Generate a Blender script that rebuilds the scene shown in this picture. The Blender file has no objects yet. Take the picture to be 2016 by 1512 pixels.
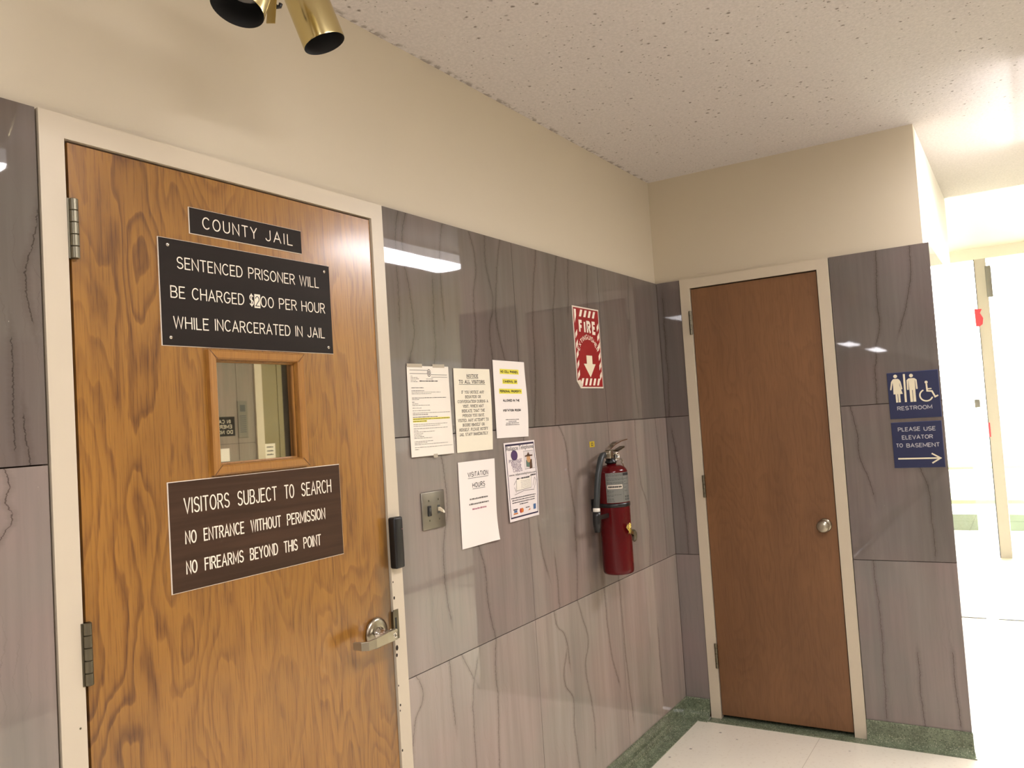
import bpy, bmesh, math, random
from math import sin, cos, pi, radians, sqrt
from mathutils import Vector, Matrix

SC = bpy.context.scene
COL = SC.collection
random.seed(7)

# ------------------------------------------------------------------ camera
RR = ((0.5319125220, -0.8443503940, -0.0643543407),
      (0.0056808528, 0.0795535257, -0.9968144082),
      (0.8467802530, 0.5298524783, 0.0471121468))      # rows: right, down, forward
CAM = Vector((-0.5793377, -1.5684570, 1.5202009))
cd = bpy.data.cameras.new('camera')
cam = bpy.data.objects.new('camera', cd)
COL.objects.link(cam)
cd.sensor_fit = 'HORIZONTAL'
cd.sensor_width = 36.0
cd.lens = 1611.579 * 36.0 / 2016.0
cd.clip_start = 0.02
cd.clip_end = 300
rm = Matrix((RR[0], [-a for a in RR[1]], [-a for a in RR[2]])).transposed().to_4x4()
cam.matrix_world = Matrix.Translation(CAM) @ rm
SC.camera = cam

# ------------------------------------------------------------------ exposure, sky, daylight
SC.view_settings.view_transform = 'Standard'
SC.view_settings.look = 'None'
SC.view_settings.gamma = 1.0
SC.view_settings.use_curve_mapping = False
SC.view_settings.exposure = 0.19
WORLD_STRENGTH = 22.0
LENS_STRENGTH = 48.0
LAMP_COL = (1.0, 0.965, 1.0)
w = bpy.data.worlds.new('sky')
SC.world = w
w.use_nodes = True
bgn = w.node_tree.nodes['Background']
bgn.inputs[0].default_value = (1.0, 0.97, 0.90, 1)
bgn.inputs[1].default_value = WORLD_STRENGTH

# ------------------------------------------------------------------ dimensions (metres)
L = 3.387          # marble face of the end wall
ZT, ZO, Z1, Z2, ZC, ZB = 2.185, 2.137, 1.4977, 0.8027, 2.718, 0.092
XFL, XOL, XOR, XFR = 0.264, 0.316, 1.211, 1.2625
YBL, YOL, YOR, YBR, YE = -0.124, -0.1765, -0.791, -0.845, -1.262
YU = -1.238
WID = -3.40        # opposite wall
XE = 5.06          # corridor end, lobby begins
XF = 8.16          # entrance glazing


def s2l(r, g=None, b=None):
    if g is None:
        r, g, b = r
    f = lambda c: (c / 255 / 12.92) if c / 255 <= 0.04045 else ((c / 255 + 0.055) / 1.055) ** 2.4
    return (f(r), f(g), f(b), 1.0)


# ------------------------------------------------------------------ materials
class NT:
    def __init__(s, name):
        s.m = bpy.data.materials.new(name)
        s.m.use_nodes = True
        s.t = s.m.node_tree
        s.b = s.t.nodes['Principled BSDF']
        s._co = None

    def n(s, typ, **kw):
        nd = s.t.nodes.new(typ)
        for k, v in kw.items():
            setattr(nd, k, v)
        return nd

    def lk(s, a, b):
        s.t.links.new(a, b)

    def setin(s, nd, i, v):
        if isinstance(v, bpy.types.NodeSocket):
            s.lk(v, nd.inputs[i])
        else:
            nd.inputs[i].default_value = v

    def math(s, op, a, b=0.0, c=0.0, clamp=False):
        nd = s.n('ShaderNodeMath', operation=op, use_clamp=clamp)
        s.setin(nd, 0, a)
        s.setin(nd, 1, b)
        s.setin(nd, 2, c)
        return nd.outputs[0]

    def pos(s):
        if s._co is None:
            g = s.n('ShaderNodeNewGeometry')
            x = s.n('ShaderNodeSeparateXYZ')
            s.lk(g.outputs['Position'], x.inputs[0])
            s._co = (g.outputs['Position'], x.outputs)
        return s._co

    def vec(s, x, y, z):
        nd = s.n('ShaderNodeCombineXYZ')
        s.setin(nd, 0, x)
        s.setin(nd, 1, y)
        s.setin(nd, 2, z)
        return nd.outputs[0]

    def noise(s, v, scale=1.0, detail=3.0, rough=0.5, dist=0.0):
        nd = s.n('ShaderNodeTexNoise')
        s.setin(nd, 'Vector', v)
        nd.inputs['Scale'].default_value = scale
        nd.inputs['Detail'].default_value = detail
        nd.inputs['Roughness'].default_value = rough
        nd.inputs['Distortion'].default_value = dist
        return nd.outputs['Fac']

    def ramp(s, f, stops, interp='LINEAR'):
        nd = s.n('ShaderNodeValToRGB')
        nd.color_ramp.interpolation = interp
        e = nd.color_ramp.elements
        while len(e) > 1:
            e.remove(e[-1])
        e[0].position = stops[0][0]
        e[0].color = stops[0][1]
        for p, c in stops[1:]:
            k = e.new(p)
            k.color = c
        s.setin(nd, 0, f)
        return nd.outputs[0]

    def mrange(s, v, a, b, c=0.0, d=1.0):
        nd = s.n('ShaderNodeMapRange')
        nd.interpolation_type = 'SMOOTHSTEP'
        s.setin(nd, 0, v)
        for i, q in enumerate((a, b, c, d)):
            nd.inputs[i + 1].default_value = q
        return nd.outputs[0]

    def mix(s, f, a, b, mode='MIX'):
        nd = s.n('ShaderNodeMix', data_type='RGBA', blend_type=mode)
        s.setin(nd, 0, f)
        s.setin(nd, 6, a)
        s.setin(nd, 7, b)
        return nd.outputs[2]

    def bump(s, h, strength=0.3, dist=0.002):
        nd = s.n('ShaderNodeBump')
        nd.inputs['Strength'].default_value = strength
        nd.inputs['Distance'].default_value = dist
        s.setin(nd, 'Height', h)
        s.lk(nd.outputs[0], s.b.inputs['Normal'])

    def col(s, c):
        s.setin(s.b, 'Base Color', c)

    def rough(s, r):
        s.setin(s.b, 'Roughness', r)


def plain(name, rgb, rough=0.5, metal=0.0, spec=None, emit=None, strength=1.0, var=0.0):
    k = NT(name)
    c = s2l(rgb)
    if var:
        p, _ = k.pos()
        f = k.noise(p, 9.0, 3.0)
        d = tuple(a * (1 - var) for a in c[:3]) + (1,)
        k.col(k.mix(f, c, d))
    else:
        k.col(c)
    k.rough(rough)
    k.b.inputs['Metallic'].default_value = metal
    if spec is not None:
        k.b.inputs['Specular IOR Level'].default_value = spec
    if emit:
        k.b.inputs['Emission Color'].default_value = tuple(emit) + (1,)
        k.b.inputs['Emission Strength'].default_value = strength
    return k.m


def fcurve_node(k, pts):
    nd = k.n('ShaderNodeFloatCurve')
    cv = nd.mapping.curves[0]
    pts = sorted(pts)
    cv.points[0].location = pts[0]
    cv.points[1].location = pts[-1]
    for p in pts[1:-1]:
        cv.points.new(*p)
    nd.mapping.update()
    return nd


def marble(name, axis, zr, veins, seed=0.0, bright=1.0, blue=1.0):
    """polished brown-grey stone with vertical bands; veins = lists of (along-wall, height) points"""
    k = NT(name)
    p, o = k.pos()
    ax, z = o[axis], o[2]
    # broad vertical bands
    b1 = k.noise(k.vec(k.math('MULTIPLY', ax, 7.0), seed, k.math('MULTIPLY', z, 0.7)), 1.0, 4.0, 0.55, 0.3)
    b2 = k.noise(k.vec(k.math('MULTIPLY', ax, 38.0), seed + 3, k.math('MULTIPLY', z, 1.6)), 1.0, 4.0, 0.6)
    cl = k.noise(k.vec(ax, seed + 9, z), 3.2, 3.0)
    a = k.ramp(b1, [(0.30, (0.245 * bright, 0.208 * bright, 0.180 * bright, 1)), (0.5, (0.285 * bright, 0.236 * bright, 0.203 * bright, 1)),
                    (0.72, (0.325 * bright, 0.272 * bright, 0.238 * bright, 1))])
    tint = k.ramp(cl, [(0.35, (0.95, 1.0, 0.98 * blue, 1)), (0.65, (1.04, 0.985, 0.985 * blue, 1))])
    a = k.mix(1.0, a, tint, 'MULTIPLY')
    st = k.ramp(b2, [(0.3, (0.91, 0.91, 0.91, 1)), (0.6, (1.03, 1.03, 1.03, 1))])
    a = k.mix(1.0, a, st, 'MULTIPLY')
    # jagged jitter for the veins
    j1 = k.noise(k.vec(k.math('MULTIPLY', ax, 3.0), seed + 21, k.math('MULTIPLY', z, 9.0)), 1.0, 2.0)
    j2 = k.noise(k.vec(k.math('MULTIPLY', ax, 30.0), seed + 31, k.math('MULTIPLY', z, 95.0)), 1.0, 3.0, 0.7)
    jit = k.math('ADD', k.math('MULTIPLY_ADD', j1, 0.020, -0.010), k.math('MULTIPLY_ADD', j2, 0.014, -0.007))
    axj = k.math('ADD', ax, jit)
    z0, z1 = zr
    t = k.math('DIVIDE', k.math('SUBTRACT', z, z0), z1 - z0)
    dmin = None
    for v in veins:
        base = sum(q[0] for q in v) / len(v)
        pts = [((q[1] - z0) / (z1 - z0), 0.5 + (q[0] - base) / 0.4) for q in v]
        pts = [(min(max(a_, 0.0), 1.0), min(max(b_, 0.0), 1.0)) for a_, b_ in pts]
        fc = fcurve_node(k, pts)
        k.setin(fc, 'Value', t)
        off = k.math('MULTIPLY_ADD', fc.outputs[0], 0.4, base - 0.2)
        d = k.math('ABSOLUTE', k.math('SUBTRACT', axj, off))
        lo_, hi_ = min(q[1] for q in v), max(q[1] for q in v)
        ext = k.math('MAXIMUM', k.math('SUBTRACT', lo_ - 0.03, z), k.math('SUBTRACT', z, hi_ + 0.03))
        d = k.math('ADD', d, k.math('MAXIMUM', k.math('MULTIPLY', ext, 0.2), 0.0))
        dmin = d if dmin is None else k.math('MINIMUM', dmin, d)
    # faint random veins everywhere
    vn = k.n('ShaderNodeTexVoronoi', feature='DISTANCE_TO_EDGE', voronoi_dimensions='1D')
    k.setin(vn, 'W', k.math('ADD', k.math('MULTIPLY', axj, 7.0), k.math('MULTIPLY_ADD', j1, 0.6, seed)))
    faint = k.mrange(vn.outputs['Distance'], 0.0, 0.05, 1.0, 0.0)
    brk = k.noise(k.vec(k.math('MULTIPLY', ax, 6.0), seed + 51, k.math('MULTIPLY', z, 3.0)), 1.0, 3.0)
    faint = k.math('MULTIPLY', faint, k.mrange(brk, 0.48, 0.68, 0.0, 0.22))
    if dmin is not None:
        core = k.mrange(dmin, 0.0003, 0.0026, 1.0, 0.0)
        halo = k.mrange(dmin, 0.001, 0.016, 0.24, 0.0)
        core = k.math('MULTIPLY', core, k.mrange(j2, 0.30, 0.52, 0.42, 0.85))
        vf = k.math('MAXIMUM', k.math('MAXIMUM', core, halo), faint)
    else:
        vf = faint
    a = k.mix(vf, a, (0.072 * bright, 0.052 * bright, 0.040 * bright, 1))
    # little pale chips
    vc = k.n('ShaderNodeTexVoronoi', feature='F1')
    k.setin(vc, 'Vector', k.vec(k.math('MULTIPLY', ax, 5.0), seed, k.math('MULTIPLY', z, 3.2)))
    chip = k.math('MULTIPLY', k.mrange(vc.outputs['Distance'], 0.012, 0.026, 1.0, 0.0), 0.5)
    a = k.mix(chip, a, (0.5, 0.45, 0.38, 1))
    k.col(a)
    k.rough(k.math('MULTIPLY_ADD', b2, 0.02, 0.012))
    k.b.inputs['Specular IOR Level'].default_value = 0.5
    wv = k.noise(k.vec(ax, seed, z), 5.0, 1.0)
    k.bump(wv, 0.02, 0.01)
    return k.m


def oak(name, axis, light, dark, seed, figure=1.0, rough=0.3, dirt=None, coat=0.0):
    k = NT(name)
    p, o = k.pos()
    ax, z = o[axis], o[2]
    # flat-sawn contour figure
    f1 = k.noise(k.vec(k.math('MULTIPLY', ax, 5.2), seed, k.math('MULTIPLY', z, 1.45)), 1.0, 2.0, 0.45, 0.25)
    wig = k.noise(k.vec(k.math('MULTIPLY', ax, 30.0), seed + 2, k.math('MULTIPLY', z, 7.0)), 1.0, 2.0)
    g = k.math('ADD', k.math('MULTIPLY', f1, 17.0), k.math('ADD', k.math('MULTIPLY', ax, 6.0), k.math('MULTIPLY', wig, 1.3)))
    fr = k.math('FRACT', g)
    ring = k.ramp(fr, [(0.0, (0, 0, 0, 1)), (0.50, (0.28, 0.28, 0.28, 1)), (0.80, (1, 1, 1, 1)), (0.93, (0.75, 0.75, 0.75, 1)), (1.0, (0, 0, 0, 1))])
    amp = k.noise(k.vec(k.math('MULTIPLY', ax, 2.6), seed + 5, k.math('MULTIPLY', z, 0.5)), 1.0, 1.0)
    amp = k.mrange(amp, 0.36, 0.62, 0.15 * figure, 0.62 * figure)
    if axis == 0:
        amp = k.math('MULTIPLY', amp, k.mrange(ax, 0.42, 0.60, 1.25, 0.62))
    ring = k.math('MULTIPLY', ring, amp)
    po = k.noise(k.vec(k.math('MULTIPLY', ax, 230.0), seed + 7, k.math('MULTIPLY', z, 9.0)), 1.0, 3.0, 0.6)
    por = k.mrange(po, 0.48, 0.66, 0.0, 0.40)
    st = k.noise(k.vec(k.math('MULTIPLY', ax, 45.0), seed + 8, k.math('MULTIPLY', z, 1.3)), 1.0, 3.0)
    f = k.math('ADD', k.math('ADD', ring, por), k.math('MULTIPLY_ADD', st, 0.6, -0.26), clamp=True)
    c = k.mix(f, light, dark)
    br = k.noise(k.vec(k.math('MULTIPLY', ax, 3.0), seed + 12, k.math('MULTIPLY', z, 0.9)), 1.0, 2.0)
    c = k.mix(1.0, c, k.ramp(br, [(0.3, (0.82, 0.80, 0.78, 1)), (0.7, (1.14, 1.12, 1.10, 1))]), 'MULTIPLY')
    if dirt:
        c = dirt(k, ax, z, c)
    k.col(c)
    k.rough(k.math('MULTIPLY_ADD', po, 0.12, rough))
    k.b.inputs['Coat Weight'].default_value = coat
    k.b.inputs['Coat Roughness'].default_value = 0.16
    k.bump(k.math('ADD', k.math('MULTIPLY', po, 0.6), k.math('MULTIPLY', ring, 0.5)), 0.14, 0.0012)
    return k.m


def handling_dirt(k, ax, z, c):
    # grey hand wear along the latch edge, with a blotchy outline of its own
    n1 = k.noise(k.vec(k.math('MULTIPLY', ax, 14.0), 4.0, k.math('MULTIPLY', z, 3.0)), 1.0, 3.0)
    e = k.math('ADD', ax, k.math('MULTIPLY_ADD', n1, 0.10, -0.05))
    m = k.mrange(e, 1.145, 1.205, 0.0, 1.0)
    zz = k.math('MULTIPLY', k.mrange(z, 0.56, 0.85, 0.0, 1.0), k.mrange(z, 1.15, 1.55, 1.0, 0.0))
    m = k.math('MULTIPLY', k.math('MULTIPLY', m, zz), 0.62)
    return k.mix(m, c, (0.075, 0.055, 0.032, 1))


def plaster(name, rgb, rough=0.55):
    k = NT(name)
    p, o = k.pos()
    n1 = k.noise(p, 2.2, 3.0)
    n2 = k.noise(p, 160.0, 2.0)
    c = s2l(rgb)
    k.col(k.mix(n1, tuple(a * 0.95 for a in c[:3]) + (1,), c))
    k.rough(rough)
    k.bump(n2, 0.06, 0.002)
    return k.m


def popcorn(name):
    k = NT(name)
    p, o = k.pos()
    big = k.noise(p, 2.0, 3.0)
    n1 = k.noise(p, 95.0, 4.0, 0.65)
    n2 = k.noise(p, 38.0, 3.0)
    pit = None
    for scale, lim in ((64.0, 1.16), (31.0, 1.22)):
        v = k.n('ShaderNodeTexVoronoi', feature='F1')
        k.setin(v, 'Vector', p)
        v.inputs['Scale'].default_value = scale
        rnd = k.n('ShaderNodeSeparateColor')
        k.lk(v.outputs['Color'], rnd.inputs[0])
        dd = k.math('MULTIPLY_ADD', n1, 0.34, k.math('SUBTRACT', v.outputs['Distance'], 0.17))
        q = k.math('MULTIPLY', k.mrange(dd, 0.06, 0.24, 1.0, 0.0), k.math('GREATER_THAN', rnd.outputs[0], k.math('MULTIPLY_ADD', big, -0.8, lim)))
        pit = q if pit is None else k.math('MAXIMUM', pit, q)
    # grime caught along the joint with the left wall
    joint = k.math('MULTIPLY', k.mrange(o[1], -0.016, 0.004, 0.0, 1.0), k.mrange(n2, 0.46, 0.58, 0.0, 0.8))
    pit = k.math('MAXIMUM', pit, joint)
    smooth = k.mrange(o[0], 3.30, 3.75, 1.0, 0.10)
    base = s2l(220, 213, 209)
    c = k.mix(k.mrange(n1, 0.3, 0.75, 0.0, 1.0), tuple(a * 0.86 for a in base[:3]) + (1,), base)
    c = k.mix(k.math('MULTIPLY', k.math('MULTIPLY', pit, 0.72), smooth), c, (0.14, 0.10, 0.07, 1))
    k.col(c)
    k.rough(0.95)
    h = k.math('SUBTRACT', k.math('ADD', k.math('MULTIPLY', n1, 0.7), k.math('MULTIPLY', n2, 0.6)), pit)
    k.bump(k.math('MULTIPLY', h, smooth), 0.5, 0.005)
    return k.m


def terrazzo(name, base, chip_l, chip_d, scale, rough, amount=0.35):
    k = NT(name)
    p, o = k.pos()
    v = k.n('ShaderNodeTexVoronoi', feature='F1')
    k.setin(v, 'Vector', p)
    v.inputs['Scale'].default_value = scale
    sp = k.n('ShaderNodeSeparateColor')
    k.lk(v.outputs['Color'], sp.inputs[0])
    n1 = k.noise(p, 22.0, 4.0, 0.65)
    n2 = k.noise(p, 150.0, 3.0, 0.7)
    c = k.mix(k.mrange(n1, 0.32, 0.68, 0.0, 1.0), tuple(a * 0.72 for a in base[:3]) + (1,), tuple(a * 1.12 for a in base[:3]) + (1,))
    c = k.mix(k.mrange(n2, 0.50, 0.72, 0.0, 0.55), c, chip_l)
    c = k.mix(k.mrange(n2, 0.46, 0.28, 0.0, 0.55), c, chip_d)
    body = k.mrange(v.outputs['Distance'], 0.30, 0.48, 1.0, 0.0)
    c = k.mix(k.math('MULTIPLY', body, k.math('GREATER_THAN', sp.outputs[0], 1 - amount)), c, chip_l)
    c = k.mix(k.math('MULTIPLY', body, k.math('GREATER_THAN', sp.outputs[1], 1 - amount * 0.8)), c, chip_d)
    k.col(c)
    k.rough(rough)
    return k.m


def floor_mat():
    k = NT('cream_floor_tile')
    p, o = k.pos()
    x, y = o[0], o[1]
    base = s2l(240, 232, 214)
    n1 = k.noise(p, 3.0, 4.0)
    n2 = k.noise(p, 60.0, 3.0)
    c = k.mix(n1, tuple(a * 0.9 for a in base[:3]) + (1,), base)
    c = k.mix(k.mrange(n2, 0.55, 0.75, 0.0, 0.22), c, s2l(180, 160, 128))
    v = k.n('ShaderNodeTexVoronoi', feature='F1')
    k.setin(v, 'Vector', p)
    v.inputs['Scale'].default_value = 17.0
    sp = k.n('ShaderNodeSeparateColor')
    k.lk(v.outputs['Color'], sp.inputs[0])
    sc_ = k.math('MULTIPLY', k.mrange(v.outputs['Distance'], 0.05, 0.16, 1.0, 0.0), k.math('GREATER_THAN', sp.outputs[0], 0.72))
    c = k.mix(k.math('MULTIPLY', sc_, 0.75), c, s2l(70, 50, 32))
    # tile joints
    jy = k.math('ABSOLUTE', k.math('SUBTRACT', k.math('FRACT', k.math('DIVIDE', k.math('ADD', y, 0.65 + 9.144), 0.9144)), 0.0))
    jy = k.math('MINIMUM', jy, k.math('SUBTRACT', 1.0, jy))
    jx = k.math('FRACT', k.math('DIVIDE', k.math('ADD', x, 6 * 0.9144 - 2.56), 0.9144))
    jx = k.math('MINIMUM', jx, k.math('SUBTRACT', 1.0, jx))
    jj = k.mrange(k.math('MINIMUM', jx, jy), 0.0008, 0.0024, 0.45, 0.0)
    c = k.mix(jj, c, s2l(150, 132, 100))
    k.col(c)
    k.rough(k.math('MULTIPLY_ADD', n1, 0.12, 0.24))
    return k.m


def glass_mat(name, tint=(0.95, 0.98, 0.96, 1)):
    k = NT(name)
    t = k.n('ShaderNodeBsdfTransparent')
    t.inputs[0].default_value = tint
    g = k.n('ShaderNodeBsdfGlossy')
    g.inputs['Roughness'].default_value = 0.01
    f = k.n('ShaderNodeFresnel')
    f.inputs[0].default_value = 1.45
    mx = k.n('ShaderNodeMixShader')
    k.lk(f.outputs[0], mx.inputs[0])
    k.lk(t.outputs[0], mx.inputs[1])
    k.lk(g.outputs[0], mx.inputs[2])
    out = [n for n in k.t.nodes if n.type == 'OUTPUT_MATERIAL'][0]
    k.lk(mx.outputs[0], out.inputs[0])
    return k.m


def scratched_plate(name, rgb, axis, rough=0.35, wood=0.0):
    k = NT(name)
    p, o = k.pos()
    c = s2l(rgb)
    f = k.noise(k.vec(k.math('MULTIPLY', o[axis], 2.0), 1.0, k.math('MULTIPLY', o[2], 42.0)), 1.0, 4.0, 0.55, 0.4)
    k.col(k.mix(k.mrange(f, 0.3, 0.7, 0.0, 1.0), tuple(a * (1 - wood) for a in c[:3]) + (1,), tuple(a * (1 + wood) for a in c[:3]) + (1,)))
    k.rough(rough)
    k.b.inputs['Specular IOR Level'].default_value = 0.18
    return k.m


M = {}
A_UP = [[(1.335, 2.18), (1.316, 2.064), (1.319, 1.972), (1.318, 1.879)], [(1.372, 2.182), (1.349, 2.069), (1.372, 1.946), (1.383, 1.822), (1.367, 1.759)],
        [(1.56, 2.18), (1.541, 2.097), (1.538, 2.013), (1.539, 1.894)], [(1.492, 1.959), (1.485, 1.828), (1.486, 1.764), (1.474, 1.715)],
        [(1.712, 2.178), (1.74, 2.073), (1.716, 1.965), (1.717, 1.86), (1.7, 1.729)], [(1.805, 2.175), (1.804, 2.081), (1.833, 1.94), (1.803, 1.848), (1.812, 1.759)],
        [(1.903, 2.174), (1.872, 2.054), (1.849, 1.905), (1.88, 1.78)], [(2.161, 2.178), (2.128, 2.045), (2.109, 1.925), (2.099, 1.73), (2.072, 1.519)],
        [(2.327, 2.177), (2.279, 1.98), (2.258, 1.734), (2.229, 1.494)], [(2.427, 2.174), (2.405, 1.991)], [(2.6, 2.179), (2.582, 2.028)],
        [(3.033, 2.181), (3.017, 1.947), (3.038, 1.559)], [(0.204, 1.702), (0.205, 1.646), (0.206, 1.562)], [(0.226, 1.56), (0.231, 1.50)],
        [(0.257, 1.952), (0.252, 1.917), (0.245, 1.897), (0.233, 1.856), (0.237, 1.799)]]
A_MID = [[(1.661, 1.108), (1.685, 1.024), (1.688, 0.94), (1.721, 0.806)], [(2.052, 1.104), (2.065, 1.036), (2.081, 0.986)],
         [(2.333, 1.063), (2.328, 0.942), (2.312, 0.805)], [(2.16, 0.963), (2.163, 0.895), (2.163, 0.809)],
         [(2.254, 1.493), (2.305, 1.41), (2.312, 1.308), (2.334, 1.164)], [(2.991, 1.464), (3.015, 1.2), (3.072, 1.074), (3.058, 0.835)],
         [(1.485, 1.426), (1.495, 1.266), (1.459, 1.114), (1.477, 0.954)], [(3.243, 1.48), (3.266, 1.251), (3.268, 0.849)],
         [(0.186, 1.497), (0.194, 1.466), (0.186, 1.439), (0.196, 1.406), (0.19, 1.391)]]
A_LOW = [[(1.721, 0.801), (1.71, 0.683), (1.712, 0.616), (1.708, 0.533), (1.694, 0.386)], [(1.597, 0.732), (1.57, 0.644), (1.57, 0.564), (1.567, 0.435)],
         [(1.461, 0.802), (1.464, 0.724), (1.471, 0.637)], [(1.3, 0.8), (1.324, 0.737), (1.283, 0.677), (1.261, 0.584)],
         [(2.124, 0.789), (2.138, 0.744), (2.191, 0.696), (2.213, 0.613)], [(2.181, 0.593), (2.168, 0.53), (2.228, 0.435), (2.22, 0.322), (2.236, 0.201)],
         [(2.312, 0.801), (2.34, 0.729), (2.379, 0.629), (2.343, 0.538), (2.381, 0.346), (2.381, 0.226)], [(2.555, 0.795), (2.57, 0.58), (2.619, 0.417)],
         [(2.707, 0.786), (2.715, 0.521), (2.747, 0.237)], [(3.09, 0.47), (3.096, 0.207)], [(1.528, 0.799), (1.564, 0.742)]]
B_UP = [[(-1.05, 2.168), (-1.036, 1.941), (-1.038, 1.838), (-1.018, 1.76), (-1.001, 1.499)], [(-1.188, 2.168), (-1.172, 2.013), (-1.127, 1.839)],
        [(-0.029, 2.074), (-0.028, 1.812), (-0.021, 1.513)]]
B_MID = [[(-0.889, 1.484), (-0.904, 1.379), (-0.91, 1.264), (-0.939, 1.172), (-0.949, 1.126)], [(-1.157, 1.19), (-1.179, 1.102), (-1.181, 0.992), (-1.18, 0.861)],
         [(-0.031, 1.396), (-0.054, 1.163), (-0.061, 1.086), (-0.068, 0.831)]]
B_LOW = [[(-1.078, 0.375), (-1.076, 0.244), (-1.082, 0.125)], [(-1.212, 0.388), (-1.214, 0.26), (-1.22, 0.144)], [(-0.93, 0.787), (-0.937, 0.473), (-0.931, 0.138)]]
M['ma3'] = marble('marble_upper_course', 0, (Z1, ZT), A_UP, 1.0, 0.55)  # courses toned darker above, lighter below: wall's light gradient put into the stone colour
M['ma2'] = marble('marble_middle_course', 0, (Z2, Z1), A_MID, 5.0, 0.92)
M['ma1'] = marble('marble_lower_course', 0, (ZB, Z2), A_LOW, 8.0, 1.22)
M['mb3'] = marble('marble_end_upper', 1, (Z1, ZT), B_UP, 14.0, 0.56, 1.06)  # end wall courses darkened: the shade on this wall is painted into the stone
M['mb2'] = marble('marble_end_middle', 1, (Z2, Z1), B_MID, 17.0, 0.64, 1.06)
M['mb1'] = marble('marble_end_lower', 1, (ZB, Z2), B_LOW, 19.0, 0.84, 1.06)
M['mc'] = marble('marble_opposite', 0, (0.0, ZT), [], 23.0)
M['grout'] = plain('dark_grout', (74, 54, 38), 0.8)
M['plaster'] = plaster('cream_plaster', (206, 194, 170))
M['white_wall'] = plaster('white_plaster', (238, 232, 220))
M['popcorn'] = popcorn('popcorn_ceiling')
M['green'] = terrazzo('green_terrazzo', s2l(112, 122, 98), s2l(158, 162, 138), s2l(74, 84, 68), 170.0, 0.16)
M['floor'] = floor_mat()
M['frame'] = plain('cream_enamel', (208, 195, 172), 0.35, var=0.06)
M['oak'] = oak('golden_oak', 0, s2l(158, 111, 45), s2l(96, 57, 20), 2.0, 1.0, 0.24, handling_dirt, 0.6)
M['oak_trim'] = oak('oak_trim', 0, s2l(162, 114, 52), s2l(124, 78, 30), 31.0, 0.6, 0.3, None, 0.4)
M['birch'] = oak('brown_veneer', 1, s2l(128, 90, 57), s2l(106, 72, 43), 41.0, 0.45, 0.34, None, 0.0)
M['dark'] = plain('dark_gap', (38, 24, 14), 0.8)
M['steel'] = plain('brushed_steel', (176, 168, 150), 0.28, 1.0, var=0.12)
M['steel_dk'] = plain('aged_steel', (128, 122, 104), 0.38, 1.0, var=0.25)
M['chrome'] = plain('chrome', (206, 200, 190), 0.10, 1.0)
M['brass'] = plain('polished_brass', (208, 192, 140), 0.22, 1.0)
M['brass_b'] = plain('bright_brass', (236, 216, 136), 0.2, 1.0)
M['black'] = plain('black_plastic', (22, 22, 22), 0.34)
M['matte_black'] = plain('black_baffle', (16, 16, 16), 0.7)
M['rubber'] = plain('hose_rubber', (48, 52, 52), 0.42)
M['bulb'] = plain('frosted_bulb', (150, 146, 140), 0.3)
M['sign_black'] = scratched_plate('dark_brown_plastic', (36, 29, 24), 0, 0.5, 0.08)
M['sign_walnut'] = scratched_plate('walnut_plastic', (68, 49, 36), 0, 0.42, 0.20)
M['core'] = plain('white_sign_core', (226, 214, 196), 0.5)
M['ink_white'] = plain('engraved_white', (240, 228, 208), 0.6)
M['ink_cream'] = plain('raised_cream', (232, 222, 192), 0.55)
M['ink_silver'] = plain('raised_grey', (178, 176, 180), 0.5)
M['navy'] = plain('navy_plastic', (27, 35, 74), 0.34)
M['navy_edge'] = plain('navy_edge', (60, 68, 104), 0.4)
M['paper'] = plain('white_paper', (238, 230, 215), 0.7, spec=0.25)
M['paper_ivory'] = plain('ivory_paper', (236, 228, 206), 0.7, spec=0.25)
M['paper_bright'] = plain('bright_paper', (240, 232, 224), 0.7, spec=0.25)
M['paper_gloss'] = plain('gloss_poster_paper', (238, 228, 224), 0.35)
M['ink'] = plain('black_ink', (34, 30, 30), 0.7)
M['ink_grey'] = plain('grey_ink', (112, 106, 100), 0.7)
M['ink_mid'] = plain('dark_grey_ink', (74, 70, 68), 0.7)
M['ink_pink'] = plain('faded_red_ink', (176, 118, 130), 0.7)
M['yellow_hi'] = plain('yellow_highlight', (226, 216, 70), 0.7)
M['purple'] = plain('purple_ink', (84, 58, 100), 0.5)
M['purple_dk'] = plain('dark_purple_ink', (42, 30, 62), 0.5)
M['tape'] = plain('clear_tape', (178, 166, 146), 0.2)
M['red_sign'] = plain('red_sign', (150, 28, 28), 0.4)
M['red_paint'] = plain('red_enamel', (86, 12, 16), 0.16, spec=0.3)
M['gauge_red'] = plain('gauge_red', (150, 76, 68), 0.4)
M['label'] = plain('silver_label', (122, 122, 116), 0.4, 0.2)
M['label_ink'] = plain('label_ink', (74, 76, 72), 0.6)
M['white_plastic'] = plain('white_plastic', (232, 226, 212), 0.35)
M['ivory_plastic'] = plain('ivory_toggle', (222, 208, 178), 0.35)
M['tie'] = plain('brown_tie', (110, 84, 52), 0.5)
M['yellow_sticker'] = plain('yellow_sticker', (206, 178, 40), 0.5)
M['lens'] = plain('lit_lens', (240, 236, 226), 0.4, emit=LAMP_COL, strength=LENS_STRENGTH)
M['lens_side'] = plain('lens_side', (240, 236, 226), 0.4, emit=LAMP_COL, strength=LENS_STRENGTH * 0.04)
M['mirror_glass'] = plain('mirrored_glass', (176, 170, 152), 0.015, 1.0)
M['glass'] = glass_mat('clear_glass')
M['alu'] = plain('painted_aluminium', (190, 182, 172), 0.4)
M['alu_lt'] = plain('grey_metal', (120, 116, 110), 0.4)
M['red_tag'] = plain('red_sticker', (214, 62, 76), 0.5)
M['concrete'] = plain('grey_concrete', (128, 126, 120), 0.8, var=0.1)
M['grass'] = plain('lawn', (112, 120, 80), 0.9, var=0.3)
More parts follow.
